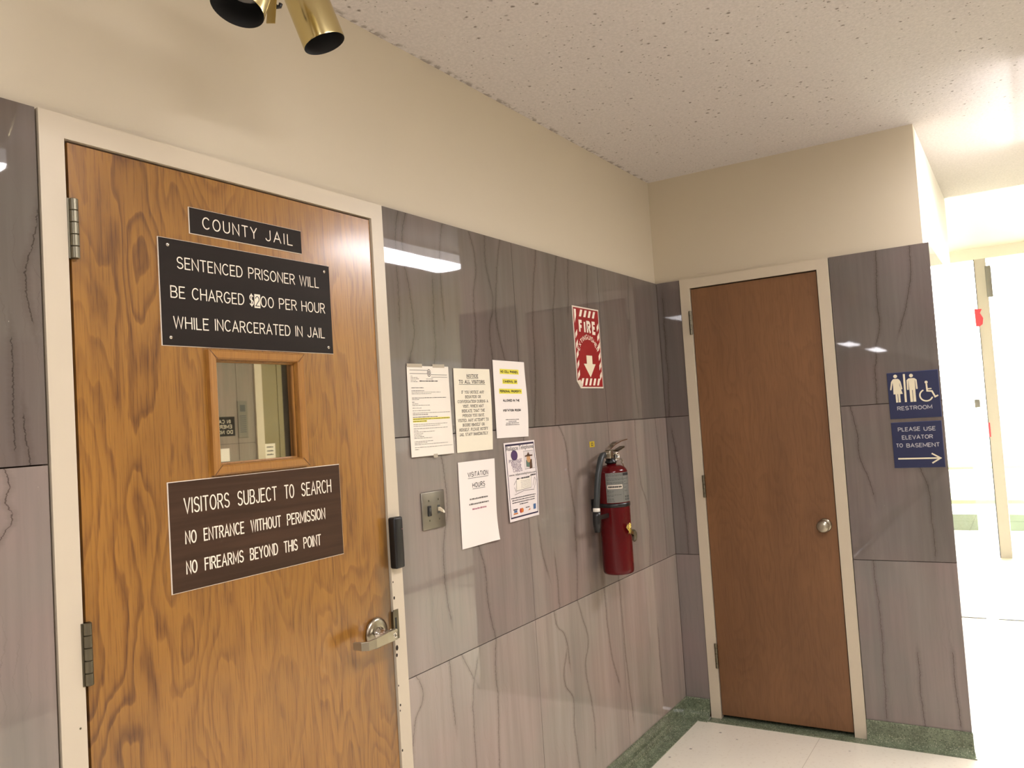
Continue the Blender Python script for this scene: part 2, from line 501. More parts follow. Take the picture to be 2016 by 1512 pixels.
M['curb'] = plain('mossy_kerb', (98, 106, 86), 0.9, var=0.2)
M['panel_grey'] = plain('panel_grey', (112, 104, 92), 0.5)
M['steel_plate'] = plain('stainless_plate', (150, 145, 134), 0.42, 1.0, var=0.1)
M['olive'] = plain('olive_enamel', (128, 114, 72), 0.4)
M['mat_edge'] = plain('dark_metal_strip', (44, 42, 48), 0.5)
M['tan'] = plain('tan_ink', (196, 150, 104), 0.6)
M['brown_ink'] = plain('brown_ink', (84, 54, 30), 0.6)
M['green_ink'] = plain('green_ink', (92, 116, 102), 0.6)
M['orange_ink'] = plain('orange_ink', (206, 120, 52), 0.6)
M['blue_ink'] = plain('blue_ink', (70, 104, 150), 0.6)
M['red_ink'] = plain('red_ink', (178, 60, 44), 0.6)


# ------------------------------------------------------------------ mesh builder
class MB:
    def __init__(s):
        s.v, s.f, s.mi, s.mats, s.sm = [], [], [], [], []

    def mat(s, key):
        if key not in s.mats:
            s.mats.append(key)
        return s.mats.index(key)

    def face(s, pts, key, smooth=False):
        i = len(s.v)
        s.v += [tuple(p) for p in pts]
        s.f.append(tuple(range(i, i + len(pts))))
        s.mi.append(s.mat(key))
        s.sm.append(smooth)

    def add(s, verts, faces, key, smooth=False):
        i = len(s.v)
        s.v += [tuple(p) for p in verts]
        m = s.mat(key)
        for f in faces:
            s.f.append(tuple(i + a for a in f))
            s.mi.append(m)
            s.sm.append(smooth)

    def box(s, a, b, key):
        x0, y0, z0 = (min(a[i], b[i]) for i in range(3))
        x1, y1, z1 = (max(a[i], b[i]) for i in range(3))
        s.add([(x0, y0, z0), (x1, y0, z0), (x1, y1, z0), (x0, y1, z0), (x0, y0, z1), (x1, y0, z1), (x1, y1, z1), (x0, y1, z1)],
              [(0, 3, 2, 1), (4, 5, 6, 7), (0, 1, 5, 4), (1, 2, 6, 5), (2, 3, 7, 6), (3, 0, 4, 7)], key)

    def rbox(s, a, b, r, key, seg=3):
        bm = bmesh.new()
        bmesh.ops.create_cube(bm, size=1.0)
        c = [(a[i] + b[i]) / 2 for i in range(3)]
        d = [abs(a[i] - b[i]) for i in range(3)]
        for v in bm.verts:
            v.co = Vector([c[i] + v.co[i] * d[i] for i in range(3)])
        bmesh.ops.bevel(bm, geom=bm.edges[:], offset=r, segments=seg, profile=0.5, affect='EDGES')
        bm.verts.index_update()
        s.add([v.co[:] for v in bm.verts], [[v.index for v in f.verts] for f in bm.faces], key, True)
        bm.free()

    def prism(s, poly, ext, key):
        """poly: 3D points CCW seen from outside front; ext: vector from the front to the back"""
        n = len(poly)
        e = Vector(ext)
        p = [Vector(q) for q in poly]
        vs = p + [q + e for q in p]
        fs = [tuple(range(n)), tuple(range(2 * n - 1, n - 1, -1))]
        for i in range(n):
            j = (i + 1) % n
            fs.append((i, i + n, j + n, j))
        s.add(vs, fs, key)

    def lathe(s, prof, org, axis, key, n=32, smooth=True, caps=True, a0=0.0, a1=2 * pi):
        """prof: list of (radius, distance along the axis)"""
        ax = Vector(axis).normalized()
        up = Vector((0, 0, 1)) if abs(ax.z) < 0.9 else Vector((1, 0, 0))
        e1 = ax.cross(up).normalized()
        e2 = ax.cross(e1)
        org = Vector(org)
        full = abs(a1 - a0 - 2 * pi) < 1e-6
        cnt = n if full else n + 1
        vs = []
        for r, t in prof:
            for i in range(cnt):
                a = a0 + (a1 - a0) * i / n
                vs.append(org + ax * t + e1 * (r * cos(a)) + e2 * (r * sin(a)))
        fs = []
        for k in range(len(prof) - 1):
            for i in range(n):
                j = (i + 1) % cnt
                fs.append((k * cnt + i, k * cnt + j, (k + 1) * cnt + j, (k + 1) * cnt + i))
        if caps and full:
            if prof[0][0] > 1e-5:
                fs.append(tuple(range(cnt - 1, -1, -1)))
            if prof[-1][0] > 1e-5:
                fs.append(tuple(range((len(prof) - 1) * cnt, len(prof) * cnt)))
        s.add(vs, fs, key, smooth)

    def tube(s, path, rad, key, n=10, closed=False):
        P = [Vector(p) for p in path]
        N = len(P)
        if not isinstance(rad, (list, tuple)):
            rad = [rad] * N
        vs = []
        prev = None
        for i in range(N):
            if closed:
                d = (P[(i + 1) % N] - P[i - 1]).normalized()
            else:
                d = (P[min(i + 1, N - 1)] - P[max(i - 1, 0)]).normalized()
            if prev is None:
                up = Vector((0, 0, 1)) if abs(d.z) < 0.9 else Vector((1, 0, 0))
                e1 = d.cross(up).normalized()
            else:
                e1 = (prev - d * prev.dot(d)).normalized()
            prev = e1
            e2 = d.cross(e1)
            for k in range(n):
                a = 2 * pi * k / n
                vs.append(P[i] + e1 * (rad[i] * cos(a)) + e2 * (rad[i] * sin(a)))
        fs = []
        for i in range(N if closed else N - 1):
            j = (i + 1) % N
            for k in range(n):
                m = (k + 1) % n
                fs.append((i * n + k, i * n + m, j * n + m, j * n + k))
        if not closed:
            fs.append(tuple(range(n - 1, -1, -1)))
            fs.append(tuple(range((N - 1) * n, N * n)))
        s.add(vs, fs, key, True)

    def ribbon_bar(s, path, wvec, tvec, key):
        """bar of rectangular section swept along a path (width along wvec, thickness along tvec[i])"""
        P = [Vector(p) for p in path]
        vs = []
        for i, p in enumerate(P):
            wv = Vector(wvec[i] if isinstance(wvec, list) else wvec)
            tv = Vector(tvec[i] if isinstance(tvec, list) else tvec)
            vs += [p - wv - tv, p + wv - tv, p + wv + tv, p - wv + tv]
        fs = [(3, 2, 1, 0)]
        for i in range(len(P) - 1):
            for k in range(4):
                m = (k + 1) % 4
                fs.append((i * 4 + k, i * 4 + m, (i + 1) * 4 + m, (i + 1) * 4 + k))
        e = (len(P) - 1) * 4
        fs.append((e, e + 1, e + 2, e + 3))
        s.add(vs, fs, key)

    def build(s, name, parent=None, loc=None, fix=True):
        """ONE mesh object; loc = its origin in the world (a child shares its parent's origin)"""
        org = Vector(parent['_o']) if parent is not None else Vector(loc or (0, 0, 0))
        me = bpy.data.meshes.new(name)
        me.from_pydata([Vector(v) - org for v in s.v], [], s.f)
        for k in s.mats:
            me.materials.append(M[k])
        me.polygons.foreach_set('material_index', s.mi)
        me.polygons.foreach_set('use_smooth', s.sm)
        me.update()
        o = bpy.data.objects.new(name, me)
        COL.objects.link(o)
        o['_o'] = tuple(org)
        if parent is not None:
            o.parent = parent
        else:
            o.location = org
        ALL.append(o)
        return o


ALL = []


def thing(name, label, cat, loc, group=None, kind=None):
    o = bpy.data.objects.new(name, None)
    COL.objects.link(o)
    o.location = loc
    o.empty_display_size = 0.05
    o['_o'] = tuple(loc)
    tag(o, label, cat, group, kind)
    ALL.append(o)
    return o


def tag(o, label=None, cat=None, group=None, kind=None):
    if label:
        o['label'] = label
    if cat:
        o['category'] = cat
    if group:
        o['group'] = group
    if kind:
        o['kind'] = kind
    return o


def recalc(o):
    bm = bmesh.new()
    bm.from_mesh(o.data)
    bmesh.ops.recalc_face_normals(bm, faces=bm.faces[:])
    bm.to_mesh(o.data)
    bm.free()
    return o


# ------------------------------------------------------------------ surfaces to write on
def planeA(x0=0.0, z0=0.0, y=0.0):
    return lambda s, t, h=0.0: Vector((x0 + s, y - h, z0 + t))


def planeB(y0=0.0, z0=0.0, x=L):
    return lambda s, t, h=0.0: Vector((x - h, y0 - s, z0 + t))


def planeC(x0=0.0, z0=0.0, y=WID):
    return lambda s, t, h=0.0: Vector((x0 - s, y + h, z0 + t))


# ------------------------------------------------------------------ stroke lettering
def arc(cx, cy, rx, ry, a0, a1, n=10):
    return [(cx + rx * cos(radians(a0 + (a1 - a0) * i / n)), cy + ry * sin(radians(a0 + (a1 - a0) * i / n))) for i in range(n + 1)]


_S = arc(.29, .745, .27, .255, 28, 270, 12) + arc(.29, .245, .29, .245, 90, -152, 12)[1:]
G = {
    'A': (.70, [[(0, 0), (.35, 1), (.70, 0)], [(.12, .34), (.58, .34)]]),
    'B': (.60, [[(0, 0), (0, 1), (.33, 1)] + arc(.33, .76, .23, .24, 90, -90) + [(0, .52)], [(.33, .52)] + arc(.33, .26, .27, .26, 90, -90) + [(0, 0)]]),
    'C': (.66, [arc(.36, .5, .36, .5, 48, 312, 20)]),
    'D': (.64, [[(0, 0), (0, 1), (.24, 1)] + arc(.24, .5, .40, .5, 90, -90, 14) + [(0, 0)]]),
    'E': (.52, [[(.52, 1), (0, 1), (0, 0), (.52, 0)], [(0, .52), (.44, .52)]]),
    'F': (.50, [[(.50, 1), (0, 1), (0, 0)], [(0, .52), (.42, .52)]]),
    'G': (.70, [arc(.36, .5, .36, .5, 48, 330, 20) + [(.70, .44), (.40, .44)]]),
    'H': (.64, [[(0, 0), (0, 1)], [(.64, 0), (.64, 1)], [(0, .52), (.64, .52)]]),
    'I': (.0, [[(0, 0), (0, 1)]]),
    'J': (.44, [[(.44, 1), (.44, .24)] + arc(.22, .24, .22, .24, 0, -165)[1:]]),
    'K': (.60, [[(0, 0), (0, 1)], [(.58, 1), (0, .4)], [(.2, .6), (.6, 0)]]),
    'L': (.48, [[(0, 1), (0, 0), (.48, 0)]]),
    'M': (.78, [[(0, 0), (0, 1), (.39, .2), (.78, 1), (.78, 0)]]),
    'N': (.64, [[(0, 0), (0, 1), (.64, 0), (.64, 1)]]),
    'O': (.72, [arc(.36, .5, .36, .5, 90, 450, 24)]),
    'P': (.58, [[(0, 0), (0, 1), (.32, 1)] + arc(.32, .74, .26, .26, 90, -90) + [(0, .48)]]),
    'R': (.60, [[(0, 0), (0, 1), (.32, 1)] + arc(.32, .75, .26, .25, 90, -90) + [(0, .5)], [(.30, .5), (.60, 0)]]),
    'S': (.58, [_S]),
    'T': (.60, [[(0, 1), (.60, 1)], [(.30, 1), (.30, 0)]]),
    'U': (.62, [[(0, 1), (0, .30)] + arc(.31, .30, .31, .30, 180, 360)[1:] + [(.62, 1)]]),
    'V': (.66, [[(0, 1), (.33, 0), (.66, 1)]]),
    'W': (.92, [[(0, 1), (.22, 0), (.46, 1), (.70, 0), (.92, 1)]]),
    'X': (.62, [[(0, 0), (.62, 1)], [(0, 1), (.62, 0)]]),
    'Y': (.64, [[(0, 1), (.32, .48), (.64, 1)], [(.32, .48), (.32, 0)]]),
    '0': (.60, [arc(.30, .5, .30, .5, 90, 450, 22)]),
    '2': (.56, [arc(.28, .72, .27, .28, 165, -35, 12) + [(0, 0), (.56, 0)]]),
    '$': (.46, [[(x * .8, y) for x, y in _S], [(.23, -.10), (.23, 1.10)]]),
    ',': (.08, [[(.08, .06), (0, -.14)]]),
    '.': (.02, [[(0, 0), (0, .04)]]),
    '&': (.6, [[(.6, 0), (.12, .8)] + arc(.28, .82, .17, .18, 180, 0, 8) + [(.06, .36)] + arc(.24, .22, .22, .22, 150, 330, 8) + [(.58, .42)]]),
}


def layout(text, gap=0.30, space=0.62):
    """strokes of a line in cap-height units and its natural width"""
    x, out = 0.0, []
    for ch in text:
        if ch == ' ':
            x += space
            continue
        wd, st = G[ch]
        for pl in st:
            out.append([(px + x, py) for px, py in pl])
        x += wd + gap
    return out, x - gap


def stroke_poly(mb, pl, sw, fn, key, h, round_caps=True):
    """one mitred ribbon along a polyline; nothing overlaps inside it"""
    q = [pl[0]]
    for p in pl[1:]:
        if abs(p[0] - q[-1][0]) + abs(p[1] - q[-1][1]) > 1e-7:
            q.append(p)
    r = sw / 2
    closed = len(q) > 3 and abs(q[0][0] - q[-1][0]) + abs(q[0][1] - q[-1][1]) < 1e-7
    if closed:
        q = q[:-1]
    n = len(q)
    if n < 2:
        return

    def nrm(a, b):
        dx, dy = b[0] - a[0], b[1] - a[1]
        l = sqrt(dx * dx + dy * dy)
        return (-dy / l, dx / l)
    lf, rt = [], []
    for i in range(n):
        a = nrm(q[i - 1], q[i]) if (i > 0 or closed) else None
        b = nrm(q[i], q[(i + 1) % n]) if (i < n - 1 or closed) else None
        if a and b:
            mx, my = a[0] + b[0], a[1] + b[1]
            d = mx * a[0] + my * a[1]
            k = r / d if d > 1e-6 else r
            l = sqrt(mx * mx + my * my) * k
            if l > 2.3 * r:
                k *= 2.3 * r / l
            o = (mx * k, my * k)
        else:
            c = a or b
            o = (c[0] * r, c[1] * r)
        lf.append((q[i][0] + o[0], q[i][1] + o[1]))
        rt.append((q[i][0] - o[0], q[i][1] - o[1]))
    for i in range(n if closed else n - 1):
        j = (i + 1) % n
        mb.face([fn(*rt[i], h), fn(*rt[j], h), fn(*lf[j], h), fn(*lf[i], h)], key)
    if round_caps and not closed:
        for c, nn, sg in ((q[0], nrm(q[0], q[1]), 1), (q[-1], nrm(q[-2], q[-1]), -1)):
            a0 = math.atan2(nn[1] * sg, nn[0] * sg)
            mb.face([fn(c[0] + r * cos(a0 + pi * t / 6), c[1] + r * sin(a0 + pi * t / 6), h) for t in range(7)], key)


def text(mb, s, fn, s0, s1, t0, cap, sw, key, h=0.0004, serif=False, caps=True, gap=0.30, space=0.62):
    """line of stroke letters filling s0..s1 on the surface fn, baseline t0"""
    st, wd = layout(s, gap, space)
    kx = (s1 - s0 - sw) / wd if wd > 0 else 1.0
    for i, pl in enumerate(st):
        q = [(s0 + sw / 2 + x * kx, t0 + sw / 2 + y * (cap - sw)) for x, y in pl]
        stroke_poly(mb, q, sw, fn, key, h + 0.00003 * (i % 3), caps)
        if serif:
            for m, (e, (x, y)) in enumerate(((q[0], pl[0]), (q[-1], pl[-1]))):
                if abs(y) < 0.02 or abs(y - 1) < 0.02:
                    b = cap * 0.20
                    stroke_poly(mb, [(e[0] - b, e[1]), (e[0] + b, e[1])], sw * 0.6, fn, key, h + 0.0001 + 0.00003 * m, False)


def ctext(mb, s, fn, c, wd, t0, cap, sw, key, **kw):
    text(mb, s, fn, c - wd / 2, c + wd / 2, t0, cap, sw, key, **kw)


def rect(mb, fn, s0, t0, s1, t1, key, h=0.0003, n=1):
    for i in range(n):
        a, b = s0 + (s1 - s0) * i / n, s0 + (s1 - s0) * (i + 1) / n
        mb.face([fn(a, t0, h), fn(b, t0, h), fn(b, t1, h), fn(a, t1, h)], key)


def polyg(mb, fn, pts, key, h=0.0004):
    mb.face([fn(a, b, h) for a, b in pts], key)


def disc(mb, fn, c, r, key, h=0.0004, n=20, ry=None):
    ry = ry or r
    mb.face([fn(c[0] + r * cos(2 * pi * i / n), c[1] + ry * sin(2 * pi * i / n), h) for i in range(n)], key)


def scribble(mb, fn, s0, s1, t0, ht, key, rnd, h=0.0005):
    """a line of print too small to read: word-like dashes"""
    x = s0
    while x < s1 - 0.001:
        wl = min(rnd.uniform(0.004, 0.014), s1 - x)
        rect(mb, fn, x, t0, x + wl, t0 + ht * rnd.uniform(0.8, 1.1), key, h)
        x += wl + 0.0016


def font_text(mb, s, fn, s0, s1, t0, height, key, h=0.0005):
    """proportional upper/lower-case lettering from Blender's own font"""
    cu = bpy.data.curves.new('tmp', 'FONT')
    cu.body = s
    cu.resolution_u = 3
    ob = bpy.data.objects.new('tmp', cu)
    COL.objects.link(ob)
    dg = bpy.context.evaluated_depsgraph_get()
    dg.update()
    me = bpy.data.meshes.new_from_object(ob.evaluated_get(dg))
    xs = [v.co.x for v in me.vertices]
    x0, x1 = min(xs), max(xs)
    kx = (s1 - s0) / (x1 - x0)
    ky = height / 0.72
    mb.add([fn(s0 + (v.co.x - x0) * kx, t0 + v.co.y * ky, h) for v in me.vertices], [tuple(p.vertices) for p in me.polygons], key)
    bpy.data.objects.remove(ob)
    bpy.data.curves.remove(cu)
    bpy.data.meshes.remove(me)


def plate(mb, fn, wd, ht, th, face_key, core_key, rim=0.0012, h0=0.0):
    """engraving stock: coloured face over a paler core that shows at its rim"""
    q = [(0, 0), (wd, 0), (wd, ht), (0, ht)]
    i = [(rim, rim), (wd - rim, rim), (wd - rim, ht - rim), (rim, ht - rim)]
    h1 = h0 + th
    mb.face([fn(a, b, h1) for a, b in i], face_key)
    for k in range(4):
        j = (k + 1) % 4
        mb.face([fn(*q[k], h0 + th * 0.6), fn(*q[j], h0 + th * 0.6), fn(*i[j], h1), fn(*i[k], h1)], core_key)
        mb.face([fn(*q[k], h0), fn(*q[j], h0), fn(*q[j], h0 + th * 0.6), fn(*q[k], h0 + th * 0.6)], core_key)
    mb.face([fn(a, b, h0) for a, b in reversed(q)], core_key)


# ------------------------------------------------------------------ the room shell
def structure(mb, name, label, loc=(0, 0, 0)):
    return tag(mb.build(name, None, loc), label, None, None, 'structure')


def slabs(mb, rng, rows, place, gap=0.0014):
    for a, b in rng:
        for z0, z1, key in rows:
            place(mb, a + gap, b - gap, z0 + gap, z1 - gap, key)


# left wall with the jail door opening
XL = -14.5
mb = MB()
mb.box((XL, 0.019, 0), (XFL, 0.14, ZT), 'grout')
mb.box((XFR, 0.019, 0), (L + 0.09, 0.14, ZT), 'grout')
mb.box((XL, 0.012, ZT), (L + 0.09, 0.14, ZC), 'plaster')
mb.box((XFL, 0.14, 0), (XFR, 0.16, ZT), 'dark')
wall_left = structure(mb, 'wall_left', 'long cream plaster wall over brown marble slabs, holding the oak door')
mb = MB()
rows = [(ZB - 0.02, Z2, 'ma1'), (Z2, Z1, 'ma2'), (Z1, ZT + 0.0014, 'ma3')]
cols = [(XFR, 1.9825), (1.9825, 2.701), (2.701, L)]
x = XFL
while x > XL:
    cols.append((max(x - 0.7185, XL), x))
    x -= 0.7185
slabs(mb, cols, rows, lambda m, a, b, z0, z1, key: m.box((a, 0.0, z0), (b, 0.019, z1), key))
mb.build('marble_cladding', wall_left)

# end wall with the narrow brown door
mb = MB()
xb = L + 0.019
mb.box((xb, 0.019, 0), (L + 0.09, YBL, ZT), 'grout')
mb.box((xb, YBR, 0), (L + 0.09, YU, ZT), 'grout')
mb.box((L + 0.004, YU, 0.08), (xb, YE + 0.003, ZT - 0.002), 'grout')
mb.box((L + 0.015, 0.012, ZT), (L + 0.09, YU, ZC), 'plaster')
mb.box((L + 0.09, 0.14, 0), (XE, YU, ZC), 'white_wall')
wall_back = structure(mb, 'wall_back', 'end wall of the corridor, cream above and marble below')
mb = MB()
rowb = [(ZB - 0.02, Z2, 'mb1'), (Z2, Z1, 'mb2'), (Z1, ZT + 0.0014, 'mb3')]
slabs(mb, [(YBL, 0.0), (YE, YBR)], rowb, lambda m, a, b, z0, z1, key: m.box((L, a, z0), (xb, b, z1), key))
slabs(mb, [(xb, 4.10), (4.10, 4.82), (4.82, XE)], [(ZB - 0.02, Z2, 'mc'), (Z2, Z1, 'mc'), (Z1, ZT + 0.0014, 'mc')],
      lambda m, a, b, z0, z1, key: m.box((a, YU, z0), (b, YE + 0.0014, z1), key))
mb.build('marble_cladding', wall_back)

# opposite wall (seen only as a reflection in the door glass)
mb = MB()
mb.box((XL, WID - 0.02, ZT), (XF + 0.1, WID - 0.14, 2.86), 'plaster')
mb.box((XE, WID - 0.019, 0), (XF + 0.1, WID - 0.14, ZT), 'grout')
mb.box((XL, WID - 0.019, 0), (XE, WID - 0.14, ZT), 'grout')
wall_right = structure(mb, 'wall_right', 'marble-clad corridor wall opposite the oak door')
mb = MB()
x = 3.515
cols = []
while x > XL:
    cols.append((max(x - 0.7185, XL), x))
    x -= 0.7185
cols += [(3.515, 3.679)]
x = 4.792
while x < XF - 0.01:
    cols.append((x, min(x + 0.7185, XF)))
    x += 0.7185
rowc = [(0.07, Z2, 'mc'), (Z2, Z1, 'mc'), (Z1, ZT, 'mc')]
slabs(mb, cols, rowc, lambda m, a, b, z0, z1, key: m.box((a, WID, z0), (b, WID - 0.019, z1), key))
mb.build('marble_cladding', wall_right)

mb = MB()
mb.box((XL - 0.12, WID - 0.14, 0), (XL, 0.14, ZC), 'plaster')
structure(mb, 'wall_front', 'cream wall closing the far end of the corridor behind the camera')

mb = MB()
mb.box((XL - 0.12, WID - 0.14, ZC), (XE, 0.14, ZC + 0.35), 'popcorn')
structure(mb, 'ceiling', 'sprayed popcorn ceiling of the corridor')
mb = MB()
mb.box((XE, WID - 0.14, 2.86), (XF + 0.1, 1.3, 3.07), 'white_wall')
structure(mb, 'ceiling_lobby', 'white lobby ceiling past the corridor')

mb = MB()
mb.box((XL - 0.12, WID - 0.14, -0.08), (XF + 0.1, 1.3, 0.0), 'floor')
structure(mb, 'floor', 'cream speckled floor with thin joints')
mb = MB()
mb.box((XE, 1.2, 0), (XF + 0.1, 1.3, 2.86), 'white_wall')
mb.box((XE - 0.1, 0.14, 0), (XE, 1.3, 2.86), 'white_wall')
structure(mb, 'wall_lobby_left', 'white lobby side wall beyond the marble end wall')

# green terrazzo cove base: swept profile (out from the wall, height)
COVE = [(0.016, ZB), (-0.006, ZB), (-0.008, ZB - 0.004), (-0.009, 0.042), (-0.012, 0.028), (-0.019, 0.016), (-0.030, 0.008), (-0.045, 0.0045)]


def cove(mb, pts, depth):
    """pts: list of (base point on the wall line, outward unit) in order"""
    prof = [(-d, z) for d, z in COVE] + [(depth, 0.004), (depth, 0.0)]
    vs = []
    for p, o in pts:
        for d, z in prof:
            vs.append((p[0] + o[0] * d, p[1] + o[1] * d, z))
    n = len(prof)
    fs = []
    for i in range(len(pts) - 1):
        for k in range(n - 1):
            fs.append((i * n + k, i * n + k + 1, (i + 1) * n + k + 1, (i + 1) * n + k))
    mb.add(vs, fs, 'green', False)


mb = MB()
cove(mb, [((XFR, 0), (0, -1)), ((L, 0), (-0.9, -1))], 0.076)
cove(mb, [((XL, 0), (0, -1)), ((XFL, 0), (0, -1))], 0.076)
recalc(structure(mb, 'baseboard_left', 'green terrazzo cove base under the left marble wall'))
mb = MB()
cove(mb, [((L, 0.0), (-1, -1)), ((L, YBL), (-1, 0))], 0.064)
cove(mb, [((L, YBR), (-1, 0)), ((L, YE + 0.0), (-1, -0.25)), ((L + 0.06, YE), (0, -0.3)), ((XE, YE), (0, -0.3))], 0.056)
mb.box((L - 0.056, YBL, 0.0), (L + 0.09, YBR, 0.004), 'green')
recalc(structure(mb, 'baseboard_back', 'green terrazzo cove base and sill strip under the end wall'))


# ------------------------------------------------------------------ doors
def hinge(parent, x, y, z0, z1, key, r=0.0085, leaf=None, flat=None):
    mb = MB()
    prof = []
    n = 5
    for i in range(n):
        a = z0 + (z1 - z0) * i / n
        b = z0 + (z1 - z0) * (i + 1) / n
        prof += [(r * 0.8, a), (r, a + 0.0012), (r, b - 0.0012), (r * 0.8, b)]
    prof = [(0.0005, z0)] + prof + [(0.0005, z1)]
    mb.lathe(prof, (x, y, 0), (0, 0, 1), key, 28, False, False)
    if leaf:
        mb.box(leaf[0], leaf[1], key)
    return mb.build('hinge', parent)


d1 = thing('door_1', 'golden oak jail door with three engraved signs and a small window', None, ((XFL + XFR) / 2, 0.05, 0), None, 'structure')
FY = -0.004
mb = MB()
for a, b in (((XFL + 0.003, FY, 0), (XOL, 0.135, ZT)), ((XOR, FY, 0), (XFR - 0.003, 0.135, ZT))):
    mb.box(a, b, 'frame')
mb.box((XOL, FY, ZO), (XOR, 0.135, ZT - 0.001), 'frame')
mb.box((XOL, 0.052, 0), (XOL + 0.014, 0.135, ZO), 'frame')
mb.box((XOR - 0.014, 0.052, 0), (XOR, 0.135, ZO), 'frame')
fr = mb.build('door_frame', d1)
# chipped paint specks along the latch jamb
mb = MB()
fn = planeA(0, 0, FY)
rs = random.Random(3)
for z, r in ((1.165, .003), (1.135, .0035), (1.09, .003), (1.045, .005), (0.905, .008), (0.885, .0055), (0.80, .003), (0.745, .004), (0.73, .003), (0.62, .004), (0.545, .003), (0.30, .004)):
    disc(mb, fn, (XOR + 0.003 + rs.uniform(0, .004), z), r * 0.7, 'dark', 0.0004, 8, r)
disc(mb, fn, (0.303, 0.995), 0.0022, 'steel_dk', 0.0004, 8)
mb.build('chipped_paint', fr)
mb = MB()
WX0, WX1, WZ0, WZ1 = 0.627, 0.917, 1.444, 1.731
GI = 0.0245
mb.box((XOL + 0.009, 0.002, 0.012), (WX0 + GI, 0.048, ZO - 0.005), 'oak')
mb.box((WX1 - GI, 0.002, 0.012), (XOR - 0.004, 0.048, ZO - 0.005), 'oak')
mb.box((WX0 + GI, 0.002, 0.012), (WX1 - GI, 0.048, WZ0 + GI), 'oak')
mb.box((WX0 + GI, 0.002, WZ1 - GI), (WX1 - GI, 0.048, ZO - 0.005), 'oak')
mb.box((XOL + 0.0005, 0.030, 0.0), (XOL + 0.009, 0.046, ZO - 0.0005), 'dark')
mb.box((XOR - 0.004, 0.030, 0.0), (XOR - 0.0005, 0.046, ZO - 0.0005), 'dark')
mb.box((XOL + 0.009, 0.030, ZO - 0.005), (XOR - 0.004, 0.046, ZO - 0.0005), 'dark')
leaf1 = mb.build('door_leaf', d1)
# vision panel: mitred oak moulding around mirrored glass
mb = MB()


def mould(x0, x1, z0, z1, prof, key):
    ring = []
    for d, h in prof:
        ring.append([(x0 + d, 0.002 - h, z0 + d), (x1 - d, 0.002 - h, z0 + d), (x1 - d, 0.002 - h, z1 - d), (x0 + d, 0.002 - h, z1 - d)])
    for i in range(len(ring) - 1):
        for k in range(4):
            j = (k + 1) % 4
            mb.face([ring[i][k], ring[i][j], ring[i + 1][j], ring[i + 1][k]], key)


mould(WX0, WX1, WZ0, WZ1, [(0.0, 0.0), (0.0005, 0.010), (0.004, 0.013), (0.018, 0.012), (0.0215, 0.0085), (0.0225, 0.0), (0.0235, -0.001), (0.0235, -0.006), (0.0275, -0.007), (0.0275, -0.0115)], 'oak_trim')
# dark mitre joints
for (ax_, az_, sx, sz) in ((WX0, WZ0, 1, 1), (WX1, WZ0, -1, 1), (WX1, WZ1, -1, -1), (WX0, WZ1, 1, -1)):
    a = Vector((ax_ + sx * 0.001, -0.0112, az_ + sz * 0.001))
    b = Vector((ax_ + sx * 0.022, -0.0112, az_ + sz * 0.022))
    n_ = Vector((sz * 0.0006, 0, -sx * 0.0006))
    mb.face([a - n_, b - n_, b + n_, a + n_], 'brown_ink')
vp = recalc(mb.build('vision_panel_frame', d1))
mb = MB()
mb.box((WX0 + GI, 0.0135, WZ0 + GI), (WX1 - GI, 0.0165, WZ1 - GI), 'mirror_glass')
mb.build('mirrored_pane', vp)
hinge(d1, 0.3285, -0.006, 1.898, 2.018, 'steel_dk', leaf=((0.3165, FY - 0.0005, 1.898), (0.326, 0.0015, 2.018)))
hinge(d1, 0.3225, -0.006, 1.070, 1.189, 'steel_dk', leaf=((0.311, FY - 0.002, 1.070), (0.331, 0.0015, 1.189)))
# lever handle
lh = MB()
RX, RZ = 1.137, 0.966
lh.lathe([(0.0, -0.002), (0.040, -0.002), (0.0425, 0.003), (0.041, 0.007), (0.034, 0.010), (0.018, 0.011), (0.0, 0.011)], (RX, 0.0, RZ), (0, -1, 0), 'steel', 40)
lev = lh.build('handle_rose', d1)
mb = MB()
mb.lathe([(0.019, 0.011), (0.0175, 0.016), (0.0125, 0.020), (0.0115, 0.038), (0.013, 0.050), (0.0155, 0.056)], (RX, 0.0, RZ), (0, -1, 0), 'chrome', 28)
path = [(RX + 0.016, -0.060, RZ), (RX + 0.010, -0.063, RZ), (RX - 0.03, -0.066, RZ), (RX - 0.075, -0.066, RZ - 0.003), (RX - 0.100, -0.063, RZ - 0.004), (RX - 0.113, -0.052, RZ - 0.003), (RX - 0.118, -0.030, RZ - 0.002)]
wv = [(0, 0, .010), (0, 0, .0145), (0, 0, .0140), (0, 0, .0125), (0, 0, .0115), (0, 0, .0105), (0, 0, .0095)]
tv = [(.001, .006, 0), (0, .006, 0), (0, .005, 0), (0, .0045, 0), (.002, .004, 0), (.004, .0025, 0), (.0045, .001, 0)]
mb.ribbon_bar(path, wv, tv, 'steel')
mb.lathe([(0.0078, 0.066), (0.0078, 0.0705), (0.0066, 0.0715), (0.0064, 0.0706), (0.0, 0.0706)], (RX, 0.0, RZ), (0, -1, 0), 'chrome', 24)
mb.box((RX - 0.0008, -0.0712, RZ - 0.0042), (RX + 0.0008, -0.0700, RZ + 0.0042), 'black')
hl = mb.build('lever_handle', d1)
bv = hl.modifiers.new('edge', 'BEVEL')
bv.width = 0.002
bv.segments = 2
bv.limit_method = 'ANGLE'
bv.angle_limit = radians(50)
mb = MB()
mb.box((XOR - 0.0005, FY - 0.0012, 0.930), (XOR + 0.019, FY + 0.001, 1.012), 'steel_dk')
mb.box((XOR + 0.002, FY - 0.0018, 0.952), (XOR + 0.010, FY - 0.0010, 0.990), 'black')
